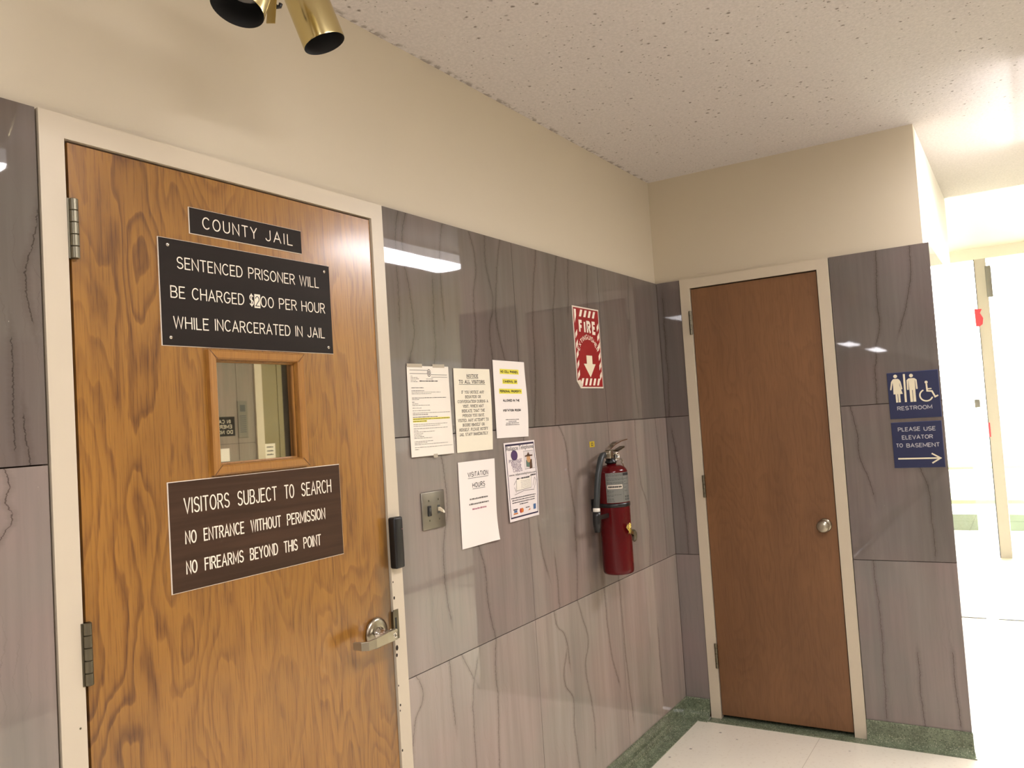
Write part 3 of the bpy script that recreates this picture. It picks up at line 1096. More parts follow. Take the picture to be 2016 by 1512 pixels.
mb.box((XOR - 0.006, FY - 0.003, 0.934), (XOR, FY + 0.006, 1.008), 'steel_dk')
mb.build('strike_plate', d1)

# brown door in the end wall
d2 = thing('door_2', 'plain brown veneer door with a round steel knob in the end wall', None, (L, (YBL + YBR) / 2, 0), None, 'structure')
XFc = L - 0.005
mb = MB()
mb.box((XFc, YBL - 0.002, 0.004), (L + 0.088, YOL, ZT), 'frame')
mb.box((XFc, YOR, 0.004), (L + 0.088, YBR + 0.002, ZT), 'frame')
mb.box((XFc, YOL, ZO), (L + 0.088, YOR, ZT - 0.001), 'frame')
mb.build('door_frame', d2)
mb = MB()
mb.box((L + 0.004, YOL - 0.004, 0.022), (L + 0.05, YOR + 0.005, ZO - 0.006), 'birch')
mb.box((L + 0.03, YOL - 0.0005, 0.005), (L + 0.05, YOL - 0.004, ZO - 0.0005), 'dark')
mb.box((L + 0.03, YOR + 0.005, 0.005), (L + 0.05, YOR + 0.0005, ZO - 0.0005), 'dark')
mb.box((L + 0.03, YOL - 0.004, ZO - 0.006), (L + 0.05, YOR + 0.005, ZO - 0.0005), 'dark')
mb.box((L + 0.085, YOL, 0.005), (L + 0.0895, YOR, ZO), 'dark')
leaf2 = mb.build('door_leaf', d2)
for z0, z1, yy in ((1.903, 2.022, -0.172), (1.088, 1.198, -0.178), (0.250, 0.370, -0.176)):
    hinge(d2, L - 0.009, yy, z0, z1, 'steel_dk', 0.0075, leaf=((XFc - 0.0012, yy, z0), (XFc + 0.002, yy + 0.009, z1)))
mb = MB()
KY, KZ = -0.735, 0.956
mb.lathe([(0.0, 0.0), (0.031, 0.0), (0.031, 0.004), (0.026, 0.009), (0.014, 0.012), (0.011, 0.022), (0.013, 0.032), (0.023, 0.038), (0.0285, 0.048), (0.0275, 0.058), (0.020, 0.064), (0.010, 0.066), (0.0, 0.0655)],
         (L + 0.004, KY, KZ), (-1, 0, 0), 'steel', 36)
mb.build('door_knob', d2)


# ------------------------------------------------------------------ engraved signs on the oak door
def sign(name, label, fn, wd, ht, th, face, core, rim=0.0012, h0=0.0):
    mb = MB()
    plate(mb, fn, wd, ht, th, face, core, rim, h0)
    o = mb.build(name, None, fn(wd / 2, 0, h0))
    return tag(o, label, 'sign')


LEAF = 0.002
fn = planeA(0.597, 1.9935, LEAF)
sg = sign('engraved_sign', 'narrow dark sign reading COUNTY JAIL, topmost on the oak door', fn, 0.3395, 0.0615, 0.003, 'sign_black', 'core')
mb = MB()
fn0 = planeA(0, 0, LEAF)
text(mb, 'COUNTY', fn0, 0.632, 0.790, 2.0095, 0.0285, 0.0027, 'ink_white', 0.0033, gap=0.36)
text(mb, 'JAIL', fn0, 0.816, 0.905, 2.0105, 0.0285, 0.0027, 'ink_white', 0.0033, gap=0.36)
mb.build('lettering', sg)

fn = planeA(0.515, 1.735, LEAF)
sg = sign('engraved_sign', 'large dark sign about charging sentenced prisoners, above the door window', fn, 0.517, 0.2395, 0.003, 'sign_black', 'core')
LINES = ((('SENTENCED', .5598, .740, 1.9085), ('PRISONER', .757, .906, 1.9095), ('WILL', .9215, .990, 1.9095)),
                    (('BE', .5407, .578, 1.8418), ('CHARGED', .5955, .741, 1.8422), ('$', .7565, .7695, 1.8432), ('00', .7903, .832, 1.8422),
                    ('PER', .8487, .908, 1.8425), ('HOUR', .924, 1.0078, 1.8428)),
                    (('WHILE', .5447, .637, 1.7742), ('INCARCERATED', .6535, .882, 1.7755), ('IN', .899, .923, 1.776), ('JAIL', .9397, 1.0022, 1.776)))
for ln in LINES:
    mb = MB()
    for s_, a, b, z in ln:
        text(mb, s_, fn0, a, b, z, 0.0275, 0.0026, 'ink_white', 0.0033, gap=0.24)
    mb.build('lettering', sg)
mb = MB()
mb.face([fn0(*q, 0.0034) for q in ((.771, 1.8388), (.789, 1.839), (.7897, 1.8726), (.7722, 1.8726))], 'paper_ivory')
text(mb, '2', fn0, .7735, .787, 1.8425, 0.0255, 0.0022, 'ink_mid', 0.0038)
tag(mb.build('price_patch', sg), 'small cream patch with a handwritten 2')
for x, z in ((.5389, 1.9591), (1.0126, 1.9571), (.5373, 1.7541), (1.0143, 1.7527)):
    mb = MB()
    mb.lathe([(0.0, 0.0030), (0.0046, 0.0030), (0.0044, 0.0040), (0.0030, 0.0053), (0.0, 0.0058)], fn0(x, z, 0), (0, -1, 0), 'chrome', 16)
    mb.build('screw', sg)

fn = planeA(0.5125, 1.201, LEAF)
sg = sign('engraved_sign', 'walnut-look sign reading VISITORS SUBJECT TO SEARCH below the door window', fn, 0.518, 0.239, 0.003, 'sign_walnut', 'core', 0.0016)
LINES = ((('VISITORS', .550, .671, 1.3682, .0345), ('SUBJECT', .693, .8115, 1.3682, .0345), ('TO', .835, .867, 1.3682, .0345), ('SEARCH', .8905, .996, 1.3682, .0345)),
                       (('NO', .5497, .579, 1.3024, .0286), ('ENTRANCE', .597, .7085, 1.3024, .0286), ('WITHOUT', .727, .820, 1.3024, .0286), ('PERMISSION', .8387, .969, 1.3024, .0286)),
                       (('NO', .549, .5776, 1.2374, .0286), ('FIREARMS', .596, .703, 1.2374, .0286), ('BEYOND', .721, .806, 1.2374, .0286), ('THIS', .8245, .8695, 1.2374, .0286), ('POINT', .8885, .9495, 1.2374, .0286)))
for ln in LINES:
    mb = MB()
    for s_, a, b, z, c in ln:
        text(mb, s_, fn0, a, b, z, c, 0.0031, 'ink_white', 0.0033, gap=0.26)
    mb.build('lettering', sg)


# ------------------------------------------------------------------ sheets of paper taped to the marble
def sheet(name, label, corners, key, bulge, cat='notice', n=(10, 14)):
    """corners TL, TR, BR, BL in (x, z); bulge(s, t) = distance off the wall; returns root and writing surface"""
    TL, TR, BR, BL = corners

    def fnn(s, t, h=0.0):
        x = (BL[0] * (1 - s) + BR[0] * s) * (1 - t) + (TL[0] * (1 - s) + TR[0] * s) * t
        z = (BL[1] * (1 - s) + BR[1] * s) * (1 - t) + (TL[1] * (1 - s) + TR[1] * s) * t
        return Vector((x, -0.0012 - bulge(s, t) - h, z))
    nx, nz = n
    mb = MB()
    V = []
    for j in range(nz + 1):
        for i in range(nx + 1):
            V.append(fnn(i / nx, j / nz))
    F = [(j * (nx + 1) + i, j * (nx + 1) + i + 1, (j + 1) * (nx + 1) + i + 1, (j + 1) * (nx + 1) + i) for j in range(nz) for i in range(nx)]
    mb.add(V, F, key, True)
    mb.add([v + Vector((0, 0.0005, 0)) for v in V], [tuple(reversed(f)) for f in F], key, True)
    o = mb.build(name, None, fnn(0.5, 0, 0))
    tag(o, label, cat)
    Wd, Hd = 0.2125, 0.277
    return o, (lambda s, t, h=0.0: fnn(s / Wd, t / Hd, h))


PW, PH = 0.2125, 0.277
rnd = random.Random(11)
# letterhead notice, left
pp, f = sheet('paper_notice', 'letterhead notice with a yellow highlighted line, leftmost of the papers by the oak door',
              [(1.334, 1.711), (1.543, 1.713), (1.542, 1.435), (1.328, 1.436)], 'paper', lambda s, t: 0.0015 + 0.003 * sin(pi * s) * (1 - t) + (0.004 * (1 - t) ** 2))
mb = MB()
for t in (0.0415, 0.052):
    rect(mb, f, 0.012, PH - 0.0135 - (t - 0.0415), 0.100, PH - 0.0122 - (t - 0.0415), 'ink_mid', 0.0004, 6)
for t in (0.0, 0.0075):
    rect(mb, f, 0.118, PH - 0.0272 - t, 0.203, PH - 0.0259 - t, 'ink_mid' if t == 0 else 'ink_grey', 0.0004, 6)
for r_, k_ in ((0.0095, 'ink_mid'), (0.0075, 'paper'), (0.0055, 'ink_grey'), (0.0028, 'paper'), (0.0016, 'ink_mid')):
    disc(mb, f, (0.108, PH - 0.021), r_, k_, 0.0004 + (0.0095 - r_) * 0.05, 18, r_ * 1.25)
for i, wl in enumerate((0.010, 0.034, 0.040, 0.026, 0.032)):
    scribble(mb, f, 0.016, 0.016 + wl, PH - 0.032 - i * 0.0042, 0.0014, 'ink_grey', rnd)
scribble(mb, f, 0.092, 0.128, PH - 0.0405, 0.0014, 'ink_grey', rnd)
scribble(mb, f, 0.058, 0.152, PH - 0.0478, 0.0030, 'ink_mid', rnd)
LN = [(0.068, 0.060, 'm'), (0.077, 0.062, 'm'), (0.0815, 0.145, 'g'), (0.086, 0.096, 'g'), (0.099, 0.172, 'm'), (0.104, 0.034, 'g'), (0.112, 0.012, 'm'), (0.117, 0.030, 'g'), (0.1215, 0.085, 'g'),
      (0.130, 0.042, 'g'), (0.138, 0.085, 'g'), (0.145, 0.188, 'g'), (0.150, 0.072, 'm'), (0.158, 0.120, 'm'), (0.164, 0.186, 'm'), (0.1705, 0.062, 'm'), (0.180, 0.170, 'g'), (0.185, 0.130, 'g'),
      (0.193, 0.170, 'g'), (0.199, 0.020, 'g'), (0.203, 0.100, 'g'), (0.2085, 0.042, 'g'), (0.213, 0.036, 'g'), (0.2175, 0.046, 'g'), (0.222, 0.084, 'g'), (0.232, 0.090, 'g'), (0.2365, 0.060, 'g'),
      (0.241, 0.164, 'g'), (0.250, 0.188, 'g'), (0.256, 0.018, 'g')]
mb.build('letterhead', pp)
mb = MB()
rect(mb, f, 0.016, PH - 0.1655, 0.202, PH - 0.160, 'yellow_hi', 0.0003, 8)
rect(mb, f, 0.016, PH - 0.1725, 0.082, PH - 0.167, 'yellow_hi', 0.0003, 4)
for d_, wl, kk in LN:
    scribble(mb, f, 0.017, 0.017 + wl, PH - d_, 0.0017 if kk == 'm' else 0.0013, 'ink_mid' if kk == 'm' else 'ink_grey', rnd)
mb.build('print', pp)
for i, (s0, s1, t0) in enumerate(((0.0, 0.075, PH - 0.004), (0.128, 0.19, PH - 0.004), (0.102, 0.122, -0.007))):
    mb = MB()
    rect(mb, f, s0, t0, s1, t0 + 0.011, 'tape', 0.0007, 2)
    mb.build('tape_strip', pp)

# notice to all visitors
pp, f = sheet('paper_notice', 'paper headed NOTICE TO ALL VISITORS, middle of the upper row of papers',
              [(1.57, 1.709), (1.781, 1.710), (1.772, 1.433), (1.564, 1.434)], 'paper_ivory', lambda s, t: 0.0015 + 0.003 * sin(pi * t) * s)
mb = MB()
C0 = PW * 0.5
ctext(mb, 'NOTICE', f, C0, 0.066, PH - 0.0305, 0.0115, 0.0021, 'ink', serif=True)
rect(mb, f, C0 - 0.034, PH - 0.0340, C0 + 0.034, PH - 0.0328, 'ink', 0.0005, 4)
ctext(mb, 'TO ALL VISITORS', f, C0 - 0.004, 0.150, PH - 0.0500, 0.0115, 0.0021, 'ink', serif=True)
rect(mb, f, C0 - 0.080, PH - 0.0537, C0 + 0.074, PH - 0.0525, 'ink', 0.0005, 6)
mb.build('heading', pp)
mb = MB()
for i, (s_, wl) in enumerate((('IF YOU NOTICE ANY', .130), ('BEHAVIOR OR', .090), ('CONVERSATION DURING A', .176), ('VISIT, WHICH MAY', .120), ('INDICATE THAT THE', .132),
                              ('PERSON YOU HAVE', .124), ('VISITED, MAY ATTEMPT TO', .178), ('INJURE HIMSELF OR', .126), ('HERSELF. PLEASE NOTIFY', .166), ('JAIL STAFF IMMEDIATELY', .166))):
    ctext(mb, s_, f, C0 - 0.002 - i * 0.0005, wl, PH - 0.084 - i * 0.01555, 0.0098, 0.00145, 'ink_mid', serif=True)
mb.build('print', pp)

# no cell phones
pp, f = sheet('paper_notice', 'paper with three yellow highlighted lines starting NO CELL PHONES, right of the other notices',
              [(1.804, 1.743), (2.015, 1.741), (2.010, 1.466), (1.801, 1.469)], 'paper_bright', lambda s, t: 0.002 + 0.006 * (s ** 2) * sin(pi * (0.2 + 0.8 * t)) ** 2)
mb = MB()
for i, (s_, wl) in enumerate((('NO CELL PHONES,', .118), ('CAMERAS, OR', .090), ('PERSONAL PROPERTY', .140))):
    zz = PH - 0.044 - i * 0.0355
    rect(mb, f, C0 - wl / 2 - 0.005, zz - 0.004, C0 + wl / 2 + 0.004, zz + 0.014, 'yellow_hi', 0.0003, 6)
    ctext(mb, s_, f, C0, wl, zz, 0.0092, 0.0024, 'ink', caps=False)
mb.build('highlighted_lines', pp)
mb = MB()
for i, (s_, wl) in enumerate((('ALLOWED IN THE', .108), ('VISITATION ROOM', .116))):
    ctext(mb, s_, f, C0, wl, PH - 0.148 - i * 0.0355, 0.0092, 0.0023, 'ink', caps=False)
for i, wl in enumerate((.086, .052, .084, .090)):
    scribble(mb, f, C0 - wl / 2, C0 + wl / 2, PH - 0.2135 - i * 0.0063, 0.0022, 'ink_mid', rnd)
mb.build('print', pp)

# visitation hours
pp, f = sheet('paper_notice', 'white paper headed VISITATION HOURS with its lower right corner curling, beside the switch plate',
              [(1.564, 1.403), (1.778, 1.402), (1.767, 1.126), (1.560, 1.125)], 'paper_bright',
              lambda s, t: 0.0015 + 0.004 * (1 - t) * sin(pi * s) + 0.010 * max(0.0, (s - 0.55) / 0.45) ** 2 * max(0.0, (0.42 - t) / 0.42) ** 2)
mb = MB()
ctext(mb, 'VISITATION', f, C0 + 0.003, 0.120, PH - 0.052, 0.0165, 0.0023, 'ink', caps=False)
rect(mb, f, C0 - 0.057, PH - 0.0565, C0 + 0.063, PH - 0.0552, 'ink', 0.0005, 6)
ctext(mb, 'HOURS', f, C0 + 0.003, 0.074, PH - 0.088, 0.0165, 0.0023, 'ink', caps=False)
rect(mb, f, C0 - 0.034, PH - 0.0925, C0 + 0.040, PH - 0.0912, 'ink', 0.0005, 4)
mb.build('heading', pp)
mb = MB()
for i, (wl, kk) in enumerate(((.106, 'ink_grey'), (.116, 'ink_grey'), (.084, 'ink_pink'))):
    scribble(mb, f, C0 - wl / 2, C0 + wl / 2, PH - 0.1265 - i * 0.0165, 0.0050, kk, rnd)
mb.build('print', pp)

# telephone poster
pp, f = sheet('telephone_poster', 'purple-bordered poster for inmate phone cards, lowest right of the papers',
              [(1.841, 1.450), (2.052, 1.451), (2.053, 1.173), (1.845, 1.172)], 'paper_gloss', lambda s, t: 0.002 + 0.006 * s * sin(pi * t) ** 2 + 0.004 * (1 - s) * (1 - t), 'poster')
mb = MB()
for a in ((0.008, PH - 0.0125, 0.206, PH - 0.006), (0.008, 0.010, 0.206, 0.015)):
    rect(mb, f, *a, 'purple_dk', 0.0004, 8)
for a in ((0.008, 0.010, 0.0115, PH - 0.006), (0.2025, 0.010, 0.206, PH - 0.006)):
    for i in range(8):
        z0_, z1_ = a[1] + (a[3] - a[1]) * i / 8, a[1] + (a[3] - a[1]) * (i + 1) / 8
        rect(mb, f, a[0], z0_, a[2], z1_, 'purple_dk', 0.0004)
mb.build('border', pp)
mb = MB()
fu = lambda s, t, h=0.0: f(s, PH - (PH - t) * 0.83, h)
fl = lambda s, t, h=0.0: f(s, PH - (0.128 + (PH - t - 0.152) * 0.95), h)
font_text(mb, 'Reliance Telephone', fu, 0.014, 0.200, PH - 0.0345, 0.019, 'ink')
for i, (s_, wl) in enumerate((('PURCHASE', .086), ('INMATE', .062), ('PHONE', .058), ('CARDS', .062))):
    ctext(mb, s_, fu, 0.068 + 0.003 * i, wl, PH - 0.0865 - i * 0.0138, 0.0128, 0.0017, 'purple', serif=True)
font_text(mb, 'www.reliancetelephone.com', fu, 0.018, 0.200, PH - 0.1435, 0.0105, 'ink')
for i, wl in enumerate((.170, .158, .160, .060)):
    scribble(mb, f, 0.104 - wl / 2, 0.104 + wl / 2, PH - 0.1985 - i * 0.0082, 0.0032, 'ink_mid', rnd)
mb.build('print', pp)
mb = MB()
for r_, k_ in ((0.0225, 'purple_dk'), (0.0200, 'purple')):
    disc(mb, fu, (0.063, PH - 0.0565), r_, k_, 0.0005 + (0.0225 - r_) * 0.05, 24, r_ * 0.98)
mb.build('emblem', pp)
mb = MB()
# cell bars and a plain generic figure behind them
for i in range(7):
    x_ = 0.128 + i * 0.0105
    rect(mb, fu, x_, PH - 0.122, x_ + 0.0011, PH - 0.044, 'ink_mid', 0.0005)
for z_ in (PH - 0.044, PH - 0.122):
    rect(mb, fu, 0.126, z_ - 0.0006, 0.196, z_ + 0.0006, 'ink_mid', 0.0005)
polyg(mb, fu, [(0.138, PH - 0.112), (0.160, PH - 0.116), (0.164, PH - 0.086), (0.142, PH - 0.084)], 'green_ink', 0.0007)
polyg(mb, fu, [(0.160, PH - 0.124), (0.178, PH - 0.122), (0.180, PH - 0.082), (0.164, PH - 0.084)], 'brown_ink', 0.0007)
disc(mb, fu, (0.158, PH - 0.079), 0.0135, 'tan', 0.0008, 16, 0.0170)
polyg(mb, fu, [(0.134, PH - 0.069), (0.186, PH - 0.069), (0.188, PH - 0.063), (0.168, PH - 0.062), (0.160, PH - 0.048), (0.150, PH - 0.062), (0.134, PH - 0.064)], 'brown_ink', 0.0009)
mb.build('cell_figure', pp)
mb = MB()
# sketch of a vending kiosk
polyg(mb, fl, [(0.058, PH - 0.200), (0.160, PH - 0.196), (0.164, PH - 0.152), (0.062, PH - 0.156)], 'paper', 0.0006)
for i in range(6):
    scribble(mb, fl, 0.090, 0.155, PH - 0.166 - i * 0.0052, 0.0010, 'ink_grey', rnd, 0.0008)
for a in ([(0.058, PH - 0.200), (0.062, PH - 0.156), (0.164, PH - 0.152), (0.160, PH - 0.196), (0.058, PH - 0.200)], [(0.044, PH - 0.213), (0.110, PH - 0.203), (0.180, PH - 0.206)],
          [(0.172, PH - 0.190), (0.186, PH - 0.160), (0.196, PH - 0.172), (0.180, PH - 0.202)], [(0.044, PH - 0.176), (0.058, PH - 0.162)], [(0.046, PH - 0.186), (0.056, PH - 0.205)]):
    stroke_poly(mb, a, 0.0016, fl, 'ink_grey', 0.0008)
for a in ((0.066, PH - 0.158, 0.080), (0.096, PH - 0.158, 0.150), (0.160, PH - 0.152, 0.196)):
    scribble(mb, fl, a[0], a[2], a[1], 0.0055, 'ink_mid', rnd, 0.0009)
mb.build('kiosk_sketch', pp)
mb = MB()
# four small card marks along the foot
rect(mb, f, 0.028, 0.038, 0.058, 0.0415, 'ink', 0.0005)
rect(mb, f, 0.032, 0.029, 0.054, 0.037, 'blue_ink', 0.0005)
rect(mb, f, 0.028, 0.023, 0.058, 0.0275, 'orange_ink', 0.0005)
disc(mb, f, (0.080, 0.032), 0.0085, 'red_ink', 0.0005, 14)
disc(mb, f, (0.091, 0.032), 0.0085, 'orange_ink', 0.0006, 14)
scribble(mb, f, 0.115, 0.145, 0.037, 0.003, 'ink_mid', rnd)
polyg(mb, f, [(0.130, 0.026), (0.147, 0.027), (0.147, 0.034)], 'orange_ink', 0.0005)
rect(mb, f, 0.172, 0.026, 0.190, 0.045, 'blue_ink', 0.0005)
mb.build('card_marks', pp)

# ------------------------------------------------------------------ fire extinguisher sign
FX0, FZ0, FW, FH = 2.4335, 1.645, 0.2455, 0.346
fn = planeA(FX0, FZ0, 0.0)
mb = MB()
out = [(0.030, 0), (FW, 0), (FW, FH), (0, FH), (0, 0.030)]
mb.prism([fn(a, b, 0.0016) for a, b in out], (0, 0.0014, 0), 'core')
r_ = 0.006
polyg(mb, fn, [(0.034, r_), (FW - r_, r_), (FW - r_, FH - r_), (r_, FH - r_), (r_, 0.034)], 'red_sign', 0.0019)
fs = tag(mb.build('safety_sign', None, (FX0 + FW / 2, 0, FZ0)), 'red and white FIRE EXTINGUISHER sign with an arrow, high on the marble', 'sign')
mb = MB()
h_ = 0.0023
sl = 0.016
for i in range(1, 6):
    a = 0.014 + i * 0.0405
    if a + 0.020 + sl < FW:
        polyg(mb, fn, [(a, FH - 0.042), (a + 0.020, FH - 0.042), (a + 0.020 + sl, FH - 0.012), (a + sl, FH - 0.012)], 'ink_white', h_)
for i in range(6):
    a = 0.030 + i * 0.038
    if a + 0.020 + sl < FW:
        polyg(mb, fn, [(a, 0.012), (a + 0.019, 0.012), (a + 0.019 + sl, 0.042), (a + sl, 0.042)], 'ink_white', h_)
polyg(mb, fn, [(0.012, FH - 0.075), (0.030, FH - 0.040), (0.030, FH - 0.013), (0.012, FH - 0.013)], 'ink_white', h_)
for i in range(6):
    b = 0.038 + i * 0.0425
    if i < 5:
        polyg(mb, fn, [(0.011, b), (0.029, b + 0.018), (0.029, b + 0.040), (0.011, b + 0.022)], 'ink_white', h_)
    polyg(mb, fn, [(FW - 0.029, b - 0.004), (FW - 0.011, b + 0.014), (FW - 0.011, b + 0.036), (FW - 0.029, b + 0.018)], 'ink_white', h_)
mb.build('hazard_stripes', fs)
mb = MB()
text(mb, 'FIRE', fn, 0.048, 0.207, 0.232, 0.058, 0.0135, 'ink_white', h_, caps=False, gap=0.56)
R_ = 0.092
st, wd = layout('EXTINGUISHER', 0.32)
kx = 0.0118 / 0.72
tot = wd * kx
cx_, cz_ = FW / 2, 0.118


def arcfn(s, t, h=0.0):
    a = (s - tot / 2) / R_
    return fn(cx_ + (R_ + t) * sin(a), cz_ + (R_ + t) * cos(a), h)


kx = 0.205 / wd
tot = wd * kx
for i, pl in enumerate(st):
    stroke_poly(mb, [(x * kx, y * 0.0185) for x, y in pl], 0.0032, arcfn, 'ink_white', h_ + 0.00003 * (i % 3), False)
mb.build('lettering', fs)
mb = MB()
polyg(mb, fn, [(0.099, 0.140), (0.099, 0.104), (0.070, 0.104), (0.126, 0.046), (0.182, 0.104), (0.153, 0.104), (0.153, 0.140)][::1], 'ink_cream', h_)
mb.build('arrow', fs)
mb = MB()
P0, P1 = fn(0.030, 0.0, 0.002), fn(0.0, 0.030, 0.002)
mb.face([P0, P1, fn(0.012, 0.035, 0.011), fn(0.036, 0.012, 0.011)], 'core')
mb.face([P0 + Vector((0, .0006, 0)), fn(0.036, 0.012, 0.0104), fn(0.012, 0.035, 0.0104), P1 + Vector((0, .0006, 0))], 'core')
tag(mb.build('curled_corner', fs), 'curled pale lower left corner')

# ------------------------------------------------------------------ switch plate, card reader, sticker
SX0, SX1, SZ0, SZ1 = 1.364, 1.4775, 1.212, 1.3265
mb = MB()
mb.rbox((SX0, -0.0065, SZ0), (SX1, -0.0003, SZ1), 0.003, 'steel_plate', 2)
sw = tag(mb.build('light_switch', None, ((SX0 + SX1) / 2, 0, SZ0)), 'stainless two-gang plate with one toggle and one black key slot', 'light switch')
gx0, gx1, gz = SX0 + 0.033, SX1 - 0.033, (SZ0 + SZ1) / 2
mb = MB()
mb.rbox((gx0 - 0.008, -0.010, gz - 0.017), (gx0 + 0.008, -0.005, gz + 0.015), 0.002, 'black', 2)
mb.box((gx0 - 0.004, -0.0108, gz - 0.002), (gx0 + 0.004, -0.0098, gz + 0.009), 'label_ink')
mb.build('key_slot', sw)
mb = MB()
mb.box((gx1 - 0.0055, -0.0072, gz - 0.013), (gx1 + 0.0055, -0.0060, gz + 0.013), 'label_ink')
mb.ribbon_bar([(gx1, -0.0055, gz + 0.001), (gx1, -0.013, gz + 0.000), (gx1, -0.026, gz - 0.007)], [(0.0048, 0, 0), (0.0045, 0, 0), (0.0034, 0, 0)], [(0, 0.001, 0.0058), (0, 0.002, 0.0052), (0, 0.002, 0.0042)], 'ivory_plastic')
tag(mb.build('toggle', sw), 'ivory toggle, pointing down')
for gx in (gx0, gx1):
    for dz in (0.030, -0.030):
        mb = MB()
        mb.lathe([(0.0, 0.0064), (0.0032, 0.0064), (0.0028, 0.0074), (0.0, 0.0078)], (gx, 0, gz + dz), (0, -1, 0), 'steel_dk', 12)
        mb.box((gx - 0.0004, -0.0080, gz + dz - 0.0024), (gx + 0.0004, -0.0074, gz + dz + 0.0024), 'black')
        mb.build('screw', sw)

mb = MB()
mb.rbox((1.206, -0.031, 1.1285), (1.2435, FY - 0.0002, 1.2735), 0.006, 'black', 3)
cr = tag(mb.build('card_reader', None, (1.2247, FY, 1.1285)), 'black door access reader on the cream jamb beside the oak door', 'card reader')
mb = MB()
mb.lathe([(0.0, 0.0), (0.0016, 0.0), (0.0012, 0.001), (0.0, 0.0012)], (1.2365, -0.0308, 1.238), (0, -1, 0), 'ink_pink', 10)
mb.build('status_light', cr)

mb = MB()
fn = planeA(2.509, 1.3955, 0.0)
mb.box((2.509, -0.0012, 1.3955), (2.554, -0.0002, 1.4195), 'yellow_sticker')
ys = tag(mb.build('sticker', None, (2.53, 0, 1.3955)), 'tiny yellow square sticker above the fire extinguisher', 'sticker')
mb = MB()
rect(mb, fn, 0.013, 0.005, 0.031, 0.0185, 'ink_mid', 0.0016)
rect(mb, fn, 0.017, 0.008, 0.027, 0.0155, 'yellow_sticker', 0.0019)
mb.build('print', ys)

# ------------------------------------------------------------------ fire extinguisher
EX, EY = 2.5305, -0.085
ER = 0.0640
ext = thing('fire_extinguisher', 'red fire extinguisher with a black hose hanging on the marble wall', 'fire extinguisher', (EX, EY, 0.872))
mb = MB()
prof = [(0.0, 0.874), (0.052, 0.872), (0.060, 0.875), (0.0635, 0.882), (ER, 0.892), (ER, 1.285)]
for i in range(1, 9):
    a = i / 8 * pi / 2
    prof.append((0.020 + (ER - 0.020) * cos(a), 1.285 + 0.034 * sin(a)))
prof.append((0.020, 1.326))
prof.append((0.0, 1.326))
mb.lathe(prof, (EX, EY, 0), (0, 0, 1), 'red_paint', 64)
mb.build('cylinder', ext)
# direction of the label: towards the open corridor
LA = math.atan2(CAM.y - EY, CAM.x - EX)
LA = math.atan2(-0.62, -0.78)


def cyl(a_off, z, h=0.0):
    a = LA + a_off
    return Vector((EX + (ER + h) * cos(a), EY + (ER + h) * sin(a), z))


def wrap(s, t, h=0.0):
    return cyl(s / ER, t, h)


mb = MB()
n = 26
s0, s1, z0, z1 = -0.044, 0.078, 1.167, 1.291
for i in range(n):
    a, b = s0 + (s1 - s0) * i / n, s0 + (s1 - s0) * (i + 1) / n
    mb.face([wrap(a, z0, .0006), wrap(b, z0, .0006), wrap(b, z1 - 0.003, .0006), wrap(a, z1 - 0.003, .0006)], 'label', True)
lb = mb.build('instruction_label', ext)
mb = MB()
rr = random.Random(5)


def wrect(a, za, b, zb, key, h):
    m = max(1, int((b - a) / 0.008))
    for i in range(m):
        p, q = a + (b - a) * i / m, a + (b - a) * (i + 1) / m
        mb.face([wrap(p, za, h), wrap(q, za, h), wrap(q, zb, h), wrap(p, zb, h)], key)


wrect(0.0285, z0 + 0.001, 0.0295, z1 - 0.004, 'label_ink', .0010)
wrect(0.031, z1 - 0.016, 0.074, z1 - 0.005, 'ink', .0010)
wrect(-0.038, 1.2235, 0.0255, 1.2395, 'core', .0010)
xx = -0.034
while xx < 0.021:
    ww = rr.uniform(0.003, 0.006)
    wrect(xx, 1.2275, xx + ww, 1.2355, 'ink', .0014)
    xx += ww + 0.0012
for zz in (1.281, 1.276, 1.264, 1.259, 1.249, 1.2445, 1.214, 1.208, 1.198, 1.193, 1.183, 1.178, 1.172):
    xx = -0.040
    en = 0.026 if zz > 1.24 else rr.choice((-0.018, -0.02, 0.02))
    while xx < en:
        ww = rr.uniform(0.004, 0.012)
        wrect(xx, zz, xx + ww, zz + 0.0018, 'label_ink', .0010)
        xx += ww + 0.0022
for zz in (1.262, 1.250, 1.240, 1.226, 1.212):
    wrect(0.034, zz, 0.034 + rr.uniform(0.012, 0.03), zz + 0.0018, 'label_ink', .0010)
for k_ in range(2):
    for q_ in range(3):
        wrect(0.036 + q_ * 0.011, 1.174 + k_ * 0.011, 0.036 + q_ * 0.011 + 0.008, 1.174 + k_ * 0.011 + 0.008, 'label_ink', .0010)
mb.build('print', lb)
mb = MB()
mb.lathe([(ER + 0.0002, 1.1475), (ER + 0.0022, 1.148), (ER + 0.0022, 1.163), (ER + 0.0002, 1.1635)], (EX, EY, 0), (0, 0, 1), 'black', 64, True, False)
mb.build('strap', ext)
mb = MB()
mb.box((EX - 0.045, -0.0005, 1.13), (EX + 0.045, -0.006, 1.18), 'black')
mb.box((EX - 0.014, -0.006, 1.140), (EX + 0.014, EY + ER - 0.001, 1.170), 'black')
mb.build('wall_bracket', ext)
mb = MB()
mb.lathe([(0.0, 1.326), (0.0235, 1.326), (0.0235, 1.334), (0.019, 1.337), (0.019, 1.346), (0.0, 1.346)], (EX - 0.006, EY, 0), (0, 0, 1), 'black', 28)
mb.build('collar', ext)
VX = EX - 0.016
mb = MB()
mb.rbox((VX - 0.017, EY - 0.014, 1.345), (VX + 0.014, EY + 0.014, 1.380), 0.004, 'steel', 2)
mb.lathe([(0.010, 0.0), (0.010, 0.022), (0.012, 0.023), (0.012, 0.034)], (VX - 0.014, EY, 1.364), (-1, 0, 0), 'steel', 20)
